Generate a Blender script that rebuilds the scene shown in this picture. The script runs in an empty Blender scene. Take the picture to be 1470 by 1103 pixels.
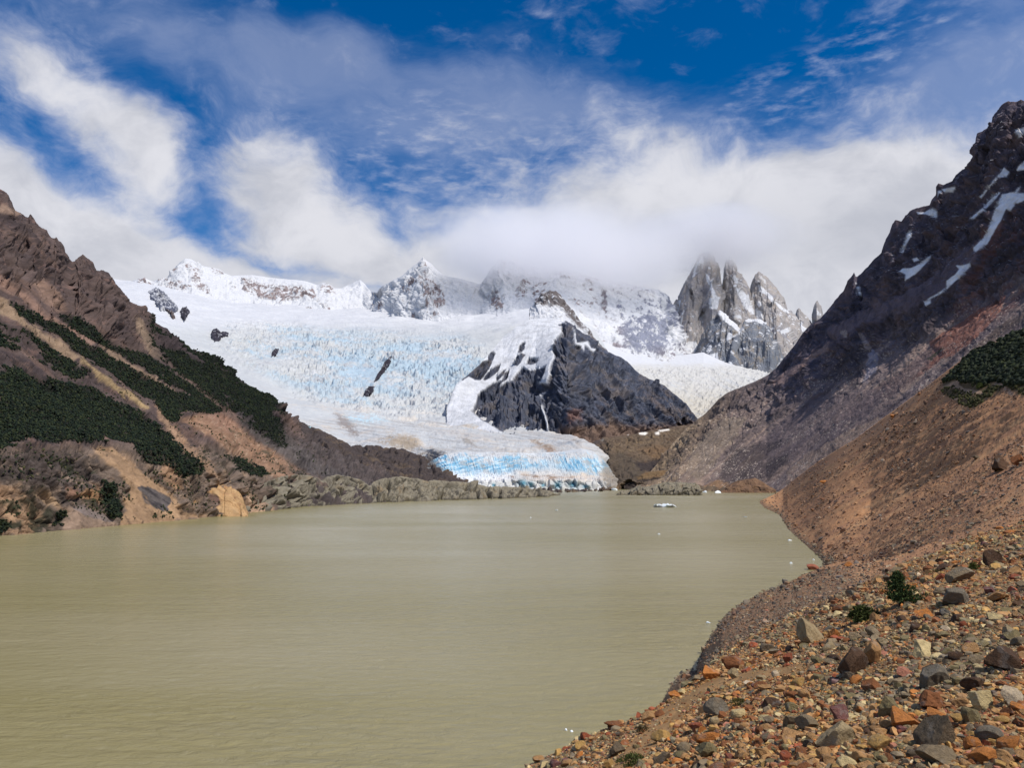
import bpy, math, random
import numpy as np
from mathutils import Vector, Matrix

# ------------------------------------------------------------------ camera
F, CX, CY, HOR, H = 1110.0, 735.0, 551.5, 686.0, 28.0      # reference picture 1470 x 1103, eye 28 m above the lake
TH = math.atan((HOR - CY) / F)
CT, ST = math.cos(TH), math.sin(TH)
scene = bpy.context.scene
C = scene.collection
cam = bpy.data.cameras.new('camera'); cam_o = bpy.data.objects.new('camera', cam); C.objects.link(cam_o)
cam.sensor_width = 36.0; cam.lens = 36.0 * F / 1470.0
cam.clip_start = 0.2; cam.clip_end = 60000.0
cam_o.location = (0, 0, H); cam_o.rotation_euler = (math.pi / 2 + TH, 0, 0)
scene.camera = cam_o

# ------------------------------------------------------------------ light, sky, exposure
SUN_AZ, SUN_EL = math.radians(124), math.radians(55)        # azimuth from +Y towards +X
sun = bpy.data.lights.new('sun', 'SUN'); sun.energy = 4.3; sun.angle = math.radians(0.53); sun.color = (1.0, 0.94, 0.85)
sun_o = bpy.data.objects.new('sun', sun); C.objects.link(sun_o)
sd = Vector((math.sin(SUN_AZ) * math.cos(SUN_EL), math.cos(SUN_AZ) * math.cos(SUN_EL), math.sin(SUN_EL)))
sun_o.rotation_euler = (-sd).to_track_quat('-Z', 'Y').to_euler()
sun_o.location = (300, 0, 300)
vs = scene.view_settings
vs.view_transform = 'Standard'; vs.look = 'None'; vs.gamma = 1.0; vs.exposure = 0.0; vs.use_curve_mapping = False
scene.cycles.use_denoising = True
scene.cycles.max_bounces = 14; scene.cycles.diffuse_bounces = 3; scene.cycles.glossy_bounces = 2
scene.cycles.volume_bounces = 12; scene.cycles.transparent_max_bounces = 8
scene.cycles.volume_step_rate = 1.0


def unit_ray(px, py):
    cx, cy = (px - CX) / F, (CY - py) / F
    v = Vector((cx, CT - cy * ST, ST + cy * CT)); v.normalize()
    return v


class NT:
    """small helper that writes shader node trees"""
    def __init__(s, nt): s.nt = nt
    def new(s, t, **k):
        n = s.nt.nodes.new(t)
        for a, b in k.items(): setattr(n, a, b)
        return n
    def put(s, sock, v):
        if isinstance(v, bpy.types.NodeSocket): s.nt.links.new(v, sock)
        else: sock.default_value = v
    def m(s, op, a, b=None, c=None, clamp=False):
        n = s.new('ShaderNodeMath', operation=op, use_clamp=clamp)
        for i, v in enumerate((a, b, c)):
            if v is not None: s.put(n.inputs[i], v)
        return n.outputs[0]
    def dot(s, a, b):
        n = s.new('ShaderNodeVectorMath', operation='DOT_PRODUCT'); s.put(n.inputs[0], a); s.put(n.inputs[1], b); return n.outputs['Value']
    def vm(s, op, a, b):
        n = s.new('ShaderNodeVectorMath', operation=op); s.put(n.inputs[0], a); s.put(n.inputs[1], b); return n.outputs[0]
    def noise(s, v, scale, detail=6, rough=0.55, dist=0.0, out=0, typ='FBM'):
        n = s.new('ShaderNodeTexNoise'); n.noise_dimensions = '3D'; n.noise_type = typ
        s.put(n.inputs['Vector'], v); n.inputs['Scale'].default_value = scale; n.inputs['Detail'].default_value = detail
        n.inputs['Roughness'].default_value = rough; n.inputs['Distortion'].default_value = dist
        return n.outputs[out]
    def ramp(s, v, a, b, lo=0.0, hi=1.0, smooth=True):
        n = s.new('ShaderNodeMapRange', interpolation_type='SMOOTHSTEP' if smooth else 'LINEAR')
        s.put(n.inputs[0], v)
        for i, x in enumerate((a, b, lo, hi)): n.inputs[i + 1].default_value = x
        return n.outputs[0]
    def mix(s, f, a, b, blend='MIX'):
        n = s.new('ShaderNodeMix', data_type='RGBA', blend_type=blend)
        s.put(n.inputs[0], f); s.put(n.inputs[6], a); s.put(n.inputs[7], b)
        return n.outputs[2]
    def mapping(s, v, loc=(0, 0, 0), rot=(0, 0, 0), scale=(1, 1, 1)):
        n = s.new('ShaderNodeMapping'); s.put(n.inputs[0], v)
        n.inputs[1].default_value = loc; n.inputs[2].default_value = rot; n.inputs[3].default_value = scale
        return n.outputs[0]


def build_world():
    w = bpy.data.worlds.new('World'); scene.world = w; w.use_nodes = True
    nt = w.node_tree; nt.nodes.clear(); N = NT(nt)
    sky = N.new('ShaderNodeTexSky', sky_type='NISHITA'); sky.sun_disc = False
    sky.sun_elevation = SUN_EL; sky.sun_rotation = SUN_AZ
    sky.altitude = 900; sky.air_density = 1.0; sky.dust_density = 0.3; sky.ozone_density = 2.5
    hs = N.new('ShaderNodeHueSaturation'); hs.inputs['Hue'].default_value = 0.506; hs.inputs['Saturation'].default_value = 1.5; hs.inputs['Value'].default_value = 1.05
    nt.links.new(sky.outputs[0], hs.inputs['Color'])
    D = N.new('ShaderNodeTexCoord').outputs['Generated']
    warp = N.noise(D, 6.0, 3, 0.55, out=1)
    Dw = N.vm('ADD', D, N.vm('MULTIPLY', N.vm('SUBTRACT', warp, (0.5, 0.5, 0.5)), (0.10, 0.10, 0.10)))

    def blob(cx, cy, rx, ry, rot, wt):
        c = unit_ray(cx, cy); right = Vector((c.y, -c.x, 0)).normalized(); up = right.cross(c)
        a = math.radians(rot)
        ex = right * math.cos(a) - up * math.sin(a); ey = right * math.sin(a) + up * math.cos(a)
        mp = N.new('ShaderNodeMapping', vector_type='TEXTURE'); nt.links.new(Dw, mp.inputs[0])
        R = Matrix((ex, c, ey)).transposed().to_euler()
        mp.inputs[1].default_value = c; mp.inputs[2].default_value = R; mp.inputs[3].default_value = (1.75 * rx / F, 0.5, 1.75 * ry / F)
        g = N.new('ShaderNodeTexGradient', gradient_type='SPHERICAL'); nt.links.new(mp.outputs[0], g.inputs[0])
        return g.outputs['Fac'], wt

    def total(bl):
        t = None
        for b in bl:
            g, wt = blob(*b); t = N.m('MULTIPLY', g, wt) if t is None else N.m('MULTIPLY_ADD', g, wt, t)
        return t
    thick = total(CLOUDS)
    n1 = N.noise(N.mapping(Dw, scale=(1, 1, 1.5)), 8.0, 8, 0.62)
    n2 = N.noise(N.mapping(Dw, scale=(1, 1, 1.9)), 24.0, 6, 0.62)
    back = N.ramp(N.dot(D, (0, 1, 0)), -0.05, 0.45, 0.55, 0.0)     # broken cloud elsewhere in the sky
    n12 = N.m('ADD', N.m('MULTIPLY', N.m('SUBTRACT', n1, 0.5), 2.0), N.m('MULTIPLY', N.m('SUBTRACT', n2, 0.5), 1.2))
    field = N.m('ADD', N.m('ADD', thick, back), N.m('MULTIPLY', n12, N.ramp(thick, 0.0, 1.3, 0.9, 0.6)))
    a1 = N.ramp(field, 0.02, 1.25)
    veil = total(VEILS)
    n3 = N.noise(N.mapping(Dw, rot=(0, 0.35, 0), scale=(1, 1, 2.4)), 9.0, 7, 0.65)
    a2 = N.ramp(N.m('ADD', veil, N.m('MULTIPLY', N.m('SUBTRACT', n3, 0.5), 1.2)), 0.08, 1.10, 0.0, 0.34)
    n4 = N.noise(N.mapping(D, rot=(0.0, 0.25, 0), scale=(0.8, 1, 2.6)), 45.0, 6, 0.55)
    flock = total(FLOCKS)
    a3 = N.m('MULTIPLY', N.ramp(n4, 0.44, 0.78), N.ramp(flock, 0.15, 0.9, 0.0, 0.38))
    one = lambda v: N.m('SUBTRACT', 1.0, v)
    alpha = one(N.m('MULTIPLY', N.m('MULTIPLY', one(a1), one(a2)), one(a3)))
    # cloud brightness: thick parts slightly grey, edges and lit lumps white, thin parts lilac
    lump = N.noise(N.mapping(Dw, loc=(0.03, 0, -0.02), scale=(1, 1, 1.5)), 9.0, 6, 0.6)
    grey = total(GREYS)
    lit = N.m('MULTIPLY', N.ramp(lump, 0.25, 0.62, 0.15, 1.0), N.m('SUBTRACT', 1.0, N.m('MULTIPLY', grey, 0.75)), clamp=True)
    cc = N.mix(lit, (5.0, 5.2, 5.9, 1), (7.5, 7.55, 8.1, 1))
    cc = N.mix(N.ramp(alpha, 0.15, 0.85, 1.0, 0.0), cc, (5.0, 5.6, 7.7, 1))
    col = N.mix(alpha, hs.outputs[0], cc)
    bg = N.new('ShaderNodeBackground'); nt.links.new(col, bg.inputs['Color']); bg.inputs['Strength'].default_value = 0.1
    w.cycles.sampling_method = 'MANUAL'; w.cycles.sample_map_resolution = 256
    out = N.new('ShaderNodeOutputWorld'); nt.links.new(bg.outputs[0], out.inputs[0])


# directions of the cloud masses: (picture column, row of the direction, half width, half height, tilt clockwise, weight)
CLOUDS = [
    (40, 360, 220, 85, 14, 1.3), (-80, 270, 120, 60, 10, 0.7), (170, 385, 130, 60, 25, 0.9), (215, 330, 60, 40, 40, 0.4),
    (70, 135, 130, 42, 36, 0.64), (165, 185, 105, 40, 40, 0.72), (225, 225, 50, 22, 38, 0.6), (5, 95, 60, 30, 25, 0.3), (190, 245, 60, 22, 10, 0.3),
    (375, 215, 80, 55, 40, 0.6), (430, 275, 85, 60, 30, 0.72), (350, 290, 60, 40, 0, 0.4), (470, 330, 60, 40, 0, 0.35),
    (600, 360, 190, 50, 0, 0.85), (570, 305, 80, 30, 0, 0.22), (720, 410, 620, 50, 0, 1.0), (1230, 420, 200, 60, 0, 0.9),
    (760, 265, 170, 75, 0, 0.42), (890, 340, 180, 75, 0, 0.85), (1010, 275, 170, 60, -5, 0.55), (860, 200, 110, 40, 10, 0.3),
    (1180, 320, 200, 90, 0, 1.2), (1340, 290, 190, 80, -8, 0.8), (1090, 235, 130, 32, 8, 0.4), (1260, 240, 160, 30, -8, 0.3),
    (440, 380, 75, 12, 8, -0.7), (265, 290, 24, 55, -25, -0.35), (560, 412, 40, 8, 0, -0.4),
    (120, 255, 150, 20, 22, -0.3), (1200, 205, 180, 26, 4, -0.5), (300, 190, 50, 60, -30, -0.3),
]
VEILS = [
    (330, 40, 170, 34, 4, 0.55), (200, 65, 120, 30, 20, 0.4), (620, 110, 170, 60, 0, 0.5), (480, 90, 80, 50, 0, 0.3), (700, 170, 150, 50, 0, 0.45),
    (1450, 70, 100, 110, 0, 0.9), (1340, 170, 160, 45, -10, 0.7), (860, 160, 130, 40, 10, 0.5), (15, 50, 70, 50, 0, 0.5), (330, 105, 110, 30, 10, 0.35), (560, 200, 120, 50, 0, 0.3), (330, 250, 420, 110, 0, 0.15), (700, 250, 300, 120, 0, 0.25), (100, 200, 200, 120, 0, 0.2), (1150, 190, 200, 50, 0, 0.35),
]
FLOCKS = [(1180, 90, 130, 30, -14, 0.9), (1210, 125, 150, 30, -12, 0.9), (1250, 60, 60, 16, -8, 0.7), (700, 220, 180, 55, 0, 0.9), (590, 190, 60, 70, 0, 0.6), (760, 270, 160, 60, 0, 0.5)]
GREYS = [(1150, 345, 110, 55, 0, 0.55), (960, 375, 120, 40, 0, 0.6), (1280, 335, 60, 50, -40, 0.6), (700, 385, 160, 40, 0, 0.35), (300, 380, 140, 40, 0, 0.25), (1000, 330, 80, 40, 0, 0.4)]
build_world()

# ------------------------------------------------------------------ numeric helpers
def lin(r, g, b, k=1.0):
    f = lambda c: (c / 255 / 12.92) if c / 255 < 0.04045 else ((c / 255 + 0.055) / 1.055) ** 2.4
    return np.array([f(r) * k, f(g) * k, f(b) * k])

def unproj(px, py, d):
    px, py, d = np.broadcast_arrays(np.asarray(px, float), np.asarray(py, float), np.asarray(d, float))
    cx, cy = (px - CX) / F, (CY - py) / F
    dy = CT - cy * ST
    return np.stack([cx / dy * d, d, H + (ST + cy * CT) / dy * d], -1)

def proj(P):
    x, y, z = P[..., 0], P[..., 1], P[..., 2] - H
    dep = y * CT + z * ST; v = -y * ST + z * CT
    return CX + F * x / dep, CY - F * v / dep

def water_d(py):
    cy = (CY - np.asarray(py, float)) / F
    return -H * (CT - cy * ST) / (ST + cy * CT)

WD = lambda y: float(water_d(y))

_G = np.random.default_rng(3).normal(size=(256, 3)); _G /= np.linalg.norm(_G, axis=1)[:, None]
_G = _G.astype(np.float32)
def _hash(i, j, k, seed):
    h = (i.astype(np.uint32) * np.uint32(374761393) + j.astype(np.uint32) * np.uint32(668265263) + k.astype(np.uint32) * np.uint32(2147483647 - 58) + np.uint32(seed * 974711 & 0xffffffff))
    h = (h ^ (h >> np.uint32(13))) * np.uint32(1274126177)
    return h ^ (h >> np.uint32(16))

def perlin(P, seed=0):
    P = P.astype(np.float32); I = np.floor(P); f = P - I; I = I.astype(np.int64)
    u = f * f * f * (f * (f * 6 - 15) + 10)
    r = 0.0
    for a in (0, 1):
        wa = u[..., 0] if a else 1 - u[..., 0]
        for b in (0, 1):
            wb = u[..., 1] if b else 1 - u[..., 1]
            for c in (0, 1):
                wc = u[..., 2] if c else 1 - u[..., 2]
                g = _G[_hash(I[..., 0] + a, I[..., 1] + b, I[..., 2] + c, seed) & np.uint32(255)]
                r = r + wa * wb * wc * (g[..., 0] * (f[..., 0] - a) + g[..., 1] * (f[..., 1] - b) + g[..., 2] * (f[..., 2] - c))
    return r * 1.5

def fbm(P, freq, octv=5, gain=0.5, lac=2.03, seed=0):
    r, a, t = 0.0, 1.0, 0.0
    for o in range(octv):
        r = r + a * perlin(P * freq + o * 17.3, seed + o); t += a; a *= gain; freq *= lac
    return r / t

def ridged(P, freq, octv=5, gain=0.55, lac=2.1, seed=0):
    r, a, t, w = 0.0, 1.0, 0.0, 1.0
    for o in range(octv):
        n = 1 - np.abs(perlin(P * freq + o * 9.7, seed + o)) * 1.8
        n = np.clip(n, 0, 1) ** 2
        r = r + a * n * w; w = np.clip(n * 1.6, 0.25, 1); t += a; a *= gain; freq *= lac
    return r / t

def worley(P, seed=0):
    """distance to nearest and second nearest feature point, and a cell value"""
    P = P.astype(np.float32); I = np.floor(P).astype(np.int64); f = P - I
    d1 = np.full(P.shape[:-1], 9.0, np.float32); d2 = d1.copy(); cv = d1 * 0
    for a in (-1, 0, 1):
        for b in (-1, 0, 1):
            for c in (-1, 0, 1):
                h = _hash(I[..., 0] + a, I[..., 1] + b, I[..., 2] + c, seed)
                x = (h & np.uint32(1023)) / 1023.0 + a - f[..., 0]; y = ((h >> np.uint32(10)) & np.uint32(1023)) / 1023.0 + b - f[..., 1]; z = ((h >> np.uint32(20)) & np.uint32(1023)) / 1023.0 + c - f[..., 2]
                d = np.sqrt(x * x + y * y + z * z).astype(np.float32)
                near = d < d1
                d2 = np.where(near, d1, np.minimum(d2, d)); cv = np.where(near, (h & np.uint32(4095)) / 4095.0, cv); d1 = np.where(near, d, d1)
    return d1, d2, cv

def sstep(x, a, b):
    t = np.clip((x - a) / (b - a), 0, 1); return t * t * (3 - 2 * t)

def inpoly(px, py, poly):
    r = np.zeros(px.shape, bool); n = len(poly); j = n - 1
    for i in range(n):
        xi, yi = poly[i]; xj, yj = poly[j]
        if yi != yj:
            r ^= ((yi > py) != (yj > py)) & (px < (xj - xi) * (py - yi) / (yj - yi) + xi)
        j = i
    return r

def segdist(px, py, poly, closed=True):
    d = np.full(px.shape, 1e9)
    for i in range(len(poly) if closed else len(poly) - 1):
        (x0, y0), (x1, y1) = poly[i], poly[(i + 1) % len(poly)]
        vx, vy = x1 - x0, y1 - y0; L = vx * vx + vy * vy + 1e-9
        t = np.clip(((px - x0) * vx + (py - y0) * vy) / L, 0, 1)
        d = np.minimum(d, np.hypot(px - x0 - t * vx, py - y0 - t * vy))
    return d

def soft(px, py, poly, w=2.0):
    """1 inside the outline, 0 outside, soft over w; computed only near the outline"""
    xs = [p[0] for p in poly]; ys = [p[1] for p in poly]
    r = np.zeros(px.shape)
    k = (px > min(xs) - w) & (px < max(xs) + w) & (py > min(ys) - w) & (py < max(ys) + w)
    if k.any():
        a, b = px[k], py[k]; s = np.where(inpoly(a, b, poly), 1, -1) * segdist(a, b, poly)
        r[k] = sstep(s, -w, w)
    return r

def mixc(col, m, c):
    """col (…,3) towards c by mask m"""
    return col + (np.asarray(c) - col) * m[..., None]

def grid_normals(P):
    du = np.gradient(P, axis=1); dv = np.gradient(P, axis=0)
    n = np.cross(du, dv); L = np.linalg.norm(n, axis=-1, keepdims=True) + 1e-12
    return n / L

# ------------------------------------------------------------------ object helpers
def make_mesh(name, V, Fc, mat=None, col=None, smooth=True, parent=None, tri=False):
    V = np.ascontiguousarray(np.asarray(V, np.float32).reshape(-1, 3)); Fc = np.ascontiguousarray(np.asarray(Fc, np.int32))
    k = Fc.shape[1]; me = bpy.data.meshes.new(name)
    me.vertices.add(len(V)); me.vertices.foreach_set('co', V.ravel())
    me.loops.add(Fc.size); me.loops.foreach_set('vertex_index', Fc.ravel())
    me.polygons.add(len(Fc)); me.polygons.foreach_set('loop_start', np.arange(0, Fc.size, k, dtype=np.int32))
    me.polygons.foreach_set('use_smooth', np.full(len(Fc), smooth, bool))
    me.update(calc_edges=True)
    if col is not None:
        a = me.color_attributes.new('Col', 'FLOAT_COLOR', 'POINT')
        c = np.ones((len(V), 4), np.float32); c[:, :3] = np.clip(np.asarray(col).reshape(-1, 3), 0.002, 0.95); a.data.foreach_set('color', c.ravel())
    if mat: me.materials.append(mat)
    o = bpy.data.objects.new(name, me); C.objects.link(o)
    if parent: o.parent = parent
    return o

def grid_faces(R, Cn):
    i = np.arange(R * Cn, dtype=np.int32).reshape(R, Cn)
    return np.stack([i[:-1, :-1], i[:-1, 1:], i[1:, 1:], i[1:, :-1]], -1).reshape(-1, 4)

def tag(o, label=None, cat=None, group=None, kind=None):
    if label: o['label'] = label
    if cat: o['category'] = cat
    if group: o['group'] = group
    if kind: o['kind'] = kind
    return o

def lines_to_grid(lines, cols, rows, linear=False):
    """lines: polylines of (px, py, d) from near to far -> grid of base points (rows, columns, 3)"""
    K = []
    for L in lines:
        L = np.array(sorted(L), float)
        K.append((np.interp(cols, L[:, 0], L[:, 1]), np.exp(np.interp(cols, L[:, 0], np.log(L[:, 2])))))
    pts = [unproj(cols, py, d) for py, d in K]
    S, out = [], []
    for k in range(len(pts) - 1):
        n = rows[k]; t = (np.arange(n + (k == len(pts) - 2)) / n)[:, None]
        d0, d1 = pts[k][:, 1][None], pts[k + 1][:, 1][None]
        d = d0 * (d1 / d0) ** t
        w = np.where(np.abs(d1 - d0) > 1e-6, (d - d0) / np.where(np.abs(d1 - d0) > 1e-6, d1 - d0, 1), t)
        if not linear:
            w = t * np.ones_like(w)
        out.append(pts[k][None] + (pts[k + 1] - pts[k])[None] * w[..., None]); S.append(k + t[:, 0])
    return np.concatenate(out), np.concatenate(S)

def smooth_rows(P, n, S=None):
    for _ in range(n):
        Q = P.copy(); Q[1:-1] = (P[:-2] + 2 * P[1:-1] + P[2:]) / 4; P = Q
    return P

def sheet(name, lines, cols, rows, mat, disp=None, color=None, crest_w=0.35, taper=0.10, sm=8, back=(1.10, 0.55), linear=False, sink=0.0, post=None):
    """a mountainside: base surface through the lines, displaced along its normals, with a far side behind the crest"""
    cols = np.asarray(cols, float)
    P, S = lines_to_grid(lines, cols, rows, linear)
    if post is not None: P = post(P, S)
    top = P[-1].copy(); P = smooth_rows(P, sm); P[-1] = top
    N = grid_normals(P); N = np.where((N[..., 2:3] < -0.2), -N, N)
    px, py = proj(P)
    s = S / S[-1]
    if disp is not None:
        w = 1 - (1 - crest_w) * sstep(s, 1 - taper, 1.0)
        P = P + N * (disp(P, px, py, N, s) * w[:, None])[..., None]
    P[0, :, 2] -= sink
    N2 = grid_normals(P); px, py = proj(P)
    col = color(P, px, py, N2, s) if color is not None else None
    # far side
    bz, bd = back
    B = []
    for t in (0.12, 0.45, 1.0):
        q = P[-1].copy(); q[:, :2] = q[:, :2] * (1 + (bz - 1) * t); q[:, 2] = P[-1][:, 2] * (1 - (1 - bd) * t ** 0.8); B.append(q)
    Pf = np.concatenate([P, np.stack(B)])
    if col is not None: col = np.concatenate([col, np.repeat(col[-1:], 3, 0)])
    o = make_mesh(name, Pf, grid_faces(*Pf.shape[:2]), mat, col)
    return o, P, N2, px, py

def mat_ground(name, scale, var=0.35, bump=0.5, bdist=1.0, rough=0.95, spec=0.15, detail=8, speck=0.0, stretch=(1, 1, 1)):
    m = bpy.data.materials.new(name); m.use_nodes = True; nt = m.node_tree; nt.nodes.clear(); N = NT(nt)
    at = N.new('ShaderNodeAttribute'); at.attribute_name = 'Col'
    co = N.mapping(N.new('ShaderNodeTexCoord').outputs['Object'], scale=stretch)
    n = N.noise(co, scale, detail, 0.65)
    f = N.ramp(n, 0.25, 0.75, 1 - var, 1 + var, smooth=False)
    col = N.vm('SCALE', at.outputs['Color'], (0, 0, 0)); nt.links.new(f, col.node.inputs['Scale'])
    b = N.new('ShaderNodeBsdfPrincipled')
    nt.links.new(col, b.inputs['Base Color']); b.inputs['Roughness'].default_value = rough
    b.inputs['Specular IOR Level'].default_value = spec
    if bump > 0:
        bp = N.new('ShaderNodeBump'); bp.inputs['Strength'].default_value = bump; bp.inputs['Distance'].default_value = bdist
        h = N.noise(co, scale * 1.7, detail, 0.7); nt.links.new(h, bp.inputs['Height']); nt.links.new(bp.outputs[0], b.inputs['Normal'])
    o = N.new('ShaderNodeOutputMaterial'); nt.links.new(b.outputs[0], o.inputs[0])
    return m

def perp_noise(px, py, ang, L, W, seed):
    """streaks that run along picture direction ang (degrees, measured on the slope as seen), length L and width W in px"""
    a = math.radians(ang); u = px * math.cos(a) + py * math.sin(a); v = -px * math.sin(a) + py * math.cos(a)
    return fbm(np.stack([u / L, v / W, np.full_like(u, seed * 3.1)], -1), 1.0, 5, 0.55, seed=seed)

def ribs(px, py, ang, L, W, seed, octv=5, gain=.55):
    """ridged gullies along the slope direction ang (as seen), W apart"""
    a = math.radians(ang); u = px * math.cos(a) + py * math.sin(a); v = -px * math.sin(a) + py * math.cos(a)
    q = np.stack([u / L, v / W, np.full_like(u, seed * 2.7)], -1)
    q = q + fbm(q, .8, 3, seed=seed)[..., None] * .5
    return ridged(q, 1.0, octv, gain, seed=seed + 1) - .45
def facets(px, py, ang, L, W, seed):
    """blocks of broken rock L long and W wide along direction ang: raised value and block value"""
    a = math.radians(ang); u = px * math.cos(a) + py * math.sin(a); v = -px * math.sin(a) + py * math.cos(a)
    q = np.stack([u / L, v / W, np.full_like(u, .37 + seed)], -1); q[..., :2] += fbm(q, 1.3, 4, .6, seed=seed)[..., None] * .9
    d1, d2, cv = worley(q, seed)
    return np.minimum(d2 - d1, .35) / .35, cv - .5
def slabs(px, py, d, ang, L, W, seed, crack=.25):
    """broken rock: every block is a plane with its own tilt. Block size in picture units at distance d; returns metres and a value per block"""
    a = math.radians(ang); u = (px * math.cos(a) + py * math.sin(a)) / L; v = (-px * math.sin(a) + py * math.cos(a)) / W
    w = fbm(np.stack([u, v, np.full_like(u, seed * 1.3)], -1), .6, 2, .45, seed=seed); u = u + w * .7; v = v + fbm(np.stack([u, v, np.full_like(u, seed * 2.3)], -1), .6, 2, .45, seed=seed + 1) * .7
    I, J = np.floor(u).astype(np.int64), np.floor(v).astype(np.int64); best = np.full(px.shape, 9.0); b2 = best.copy(); du = best * 0; dv = best * 0; hh = np.zeros(px.shape, np.uint32)
    for i in (-1, 0, 1):
        for j in (-1, 0, 1):
            h = _hash(I + i, J + j, I * 0, seed); x = u - (I + i) - (h & np.uint32(255)) / 255.0; y = v - (J + j) - ((h >> np.uint32(8)) & np.uint32(255)) / 255.0
            q = np.hypot(x, y); n = q < best; b2 = np.where(n, best, np.minimum(b2, q)); du = np.where(n, x, du); dv = np.where(n, y, dv); hh = np.where(n, h, hh); best = np.where(n, q, best)
    r1 = ((hh >> np.uint32(16)) & np.uint32(255)) / 255.0 - .5; r2 = (hh >> np.uint32(24)) / 255.0 - .5; r3 = ((hh >> np.uint32(4)) & np.uint32(255)) / 255.0 - .5
    px_m = d / F
    return (du * L * r1 * 1.25 + dv * W * r2 * 1.25 + r3 * .30 * (L + W) * .5 - crack * (np.clip(1 - (b2 - best) / .16, 0, 1)) * W) * px_m, r3
rng = np.random.default_rng(11)

# ------------------------------------------------------------------ valley ground and lake
def build_lake():
    m = bpy.data.materials.new('milky_water'); m.use_nodes = True; nt = m.node_tree; nt.nodes.clear(); N = NT(nt)
    co = N.new('ShaderNodeTexCoord').outputs['Object']
    big = N.noise(N.mapping(co, scale=(0.0022, 0.005, 1)), 1.0, 5, 0.55, 0.6)
    col = N.mix(N.ramp(big, 0.35, 0.65), tuple(lin(136, 127, 84)) + (1,), tuple(lin(149, 140, 106)) + (1,))
    b = N.new('ShaderNodeBsdfPrincipled'); nt.links.new(col, b.inputs['Base Color'])
    b.inputs['Roughness'].default_value = 0.24; b.inputs['IOR'].default_value = 1.33; b.inputs['Specular IOR Level'].default_value = 0.42
    w1 = N.noise(N.mapping(co, rot=(0, 0, 0.12), scale=(0.30, 0.62, 1)), 1.0, 6, 0.62, 0.5)
    w2 = N.noise(N.mapping(co, rot=(0, 0, -0.2), scale=(0.045, 0.13, 1)), 1.0, 3, 0.5)
    calm = N.ramp(N.noise(N.mapping(co, scale=(0.0035, 0.008, 1)), 1.0, 4, 0.5, 0.5), 0.38, 0.62, 0.25, 1.0)
    bp = N.new('ShaderNodeBump'); bp.inputs['Distance'].default_value = 1.1
    nt.links.new(N.m('MULTIPLY', calm, 0.85), bp.inputs['Strength'])
    nt.links.new(N.m('ADD', w1, N.m('MULTIPLY', w2, 1.4)), bp.inputs['Height']); nt.links.new(bp.outputs[0], b.inputs['Normal'])
    o = N.new('ShaderNodeOutputMaterial'); nt.links.new(b.outputs[0], o.inputs[0])
    gx, gy = np.meshgrid(np.linspace(-1500, 1900, 18), np.linspace(-200, 2600, 15))
    V = np.stack([gx, gy, gx * 0], -1)
    lk = make_mesh('lake', V, grid_faces(15, 18), m)
    tag(lk, 'wide milky brown green glacial lake filling the valley floor', 'lake', kind='structure')
    g = bpy.data.materials.new('valley_gravel'); g.use_nodes = True
    g.node_tree.nodes['Principled BSDF'].inputs['Base Color'].default_value = (0.12, 0.10, 0.08, 1); g.node_tree.nodes['Principled BSDF'].inputs['Roughness'].default_value = 1
    gx, gy = np.meshgrid(np.linspace(-26000, 26000, 9), np.linspace(-26000, 26000, 9))
    gr = make_mesh('ground', np.stack([gx, gy, gx * 0 - 45.0], -1), grid_faces(9, 9), g)
    tag(gr, 'wide gravel valley ground under the lake and slopes', 'ground', kind='structure')
build_lake()

# ------------------------------------------------------------------ left mountain
M_SLOPE = mat_ground('slope_rock', 0.05, 0.30, 0.6, 6.0)
LEFT_CREST = [(-700, -20, 900), (-400, 80, 1100), (-150, 190, 1350), (-40, 245, 1460), (0, 272, 1500), (8, 277, 1505), (14, 291, 1510), (24, 303, 1520), (34, 307, 1525), (40, 310, 1530), (43, 307, 1530), (46, 312, 1535), (52, 316, 1540), (60, 325, 1560), (68, 328, 1580),
    (76, 340, 1600), (82, 338, 1610), (88, 347, 1620), (95, 362, 1640), (104, 374, 1660), (108, 370, 1670), (114, 366, 1685), (119, 364, 1695), (126, 369, 1700), (132, 377, 1710), (138, 389, 1720), (144, 389, 1740), (149, 387, 1760), (156, 393, 1780), (164, 401, 1800), (172, 412, 1830),
    (180, 424, 1860), (186, 433, 1890), (196, 439, 1920), (205, 445, 1950), (216, 452, 2000), (225, 461, 2030), (236, 470, 2060), (248, 478, 2100), (262, 490, 2150), (276, 500, 2180), (292, 508, 2220), (306, 512, 2260), (315, 522, 2290), (330, 530, 2330), (342, 541, 2370), (355, 552, 2400),
    (370, 558, 2430), (385, 566, 2460), (396, 573, 2480), (402, 583, 2480), (412, 592, 2480), (422, 603, 2480), (432, 614, 2470), (445, 628, 2440), (460, 640, 2400), (475, 648, 2350), (495, 655, 2250), (515, 664, 2150), (545, 680, 2000), (580, 700, 1800)]
LEFT_BASE = [(-700, 1010, 96), (-400, 870, 170), (-150, 800, 270), (0, 769, 0), (60, 764, 0), (120, 758, 0), (180, 753, 0), (240, 748, 0), (300, 743, 0), (345, 737, 0), (380, 733, 0), (420, 728, 0), (480, 724, 0), (540, 721, 0), (580, 719, 0)]
LEFT_BASE = [(x, y + 1.2, d or float(water_d(y + 1.2))) for x, y, d in LEFT_BASE]
_k = ([-700, -400, -150, 0, 100, 200, 300, 400, 480, 540, 580], [520, 700, 860, 960, 1090, 1300, 1480, 1640, 1720, 1700, 1600])
LEFT_CREST = [(x, y, float(np.interp(x, *_k))) for x, y, d in LEFT_CREST]
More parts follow.
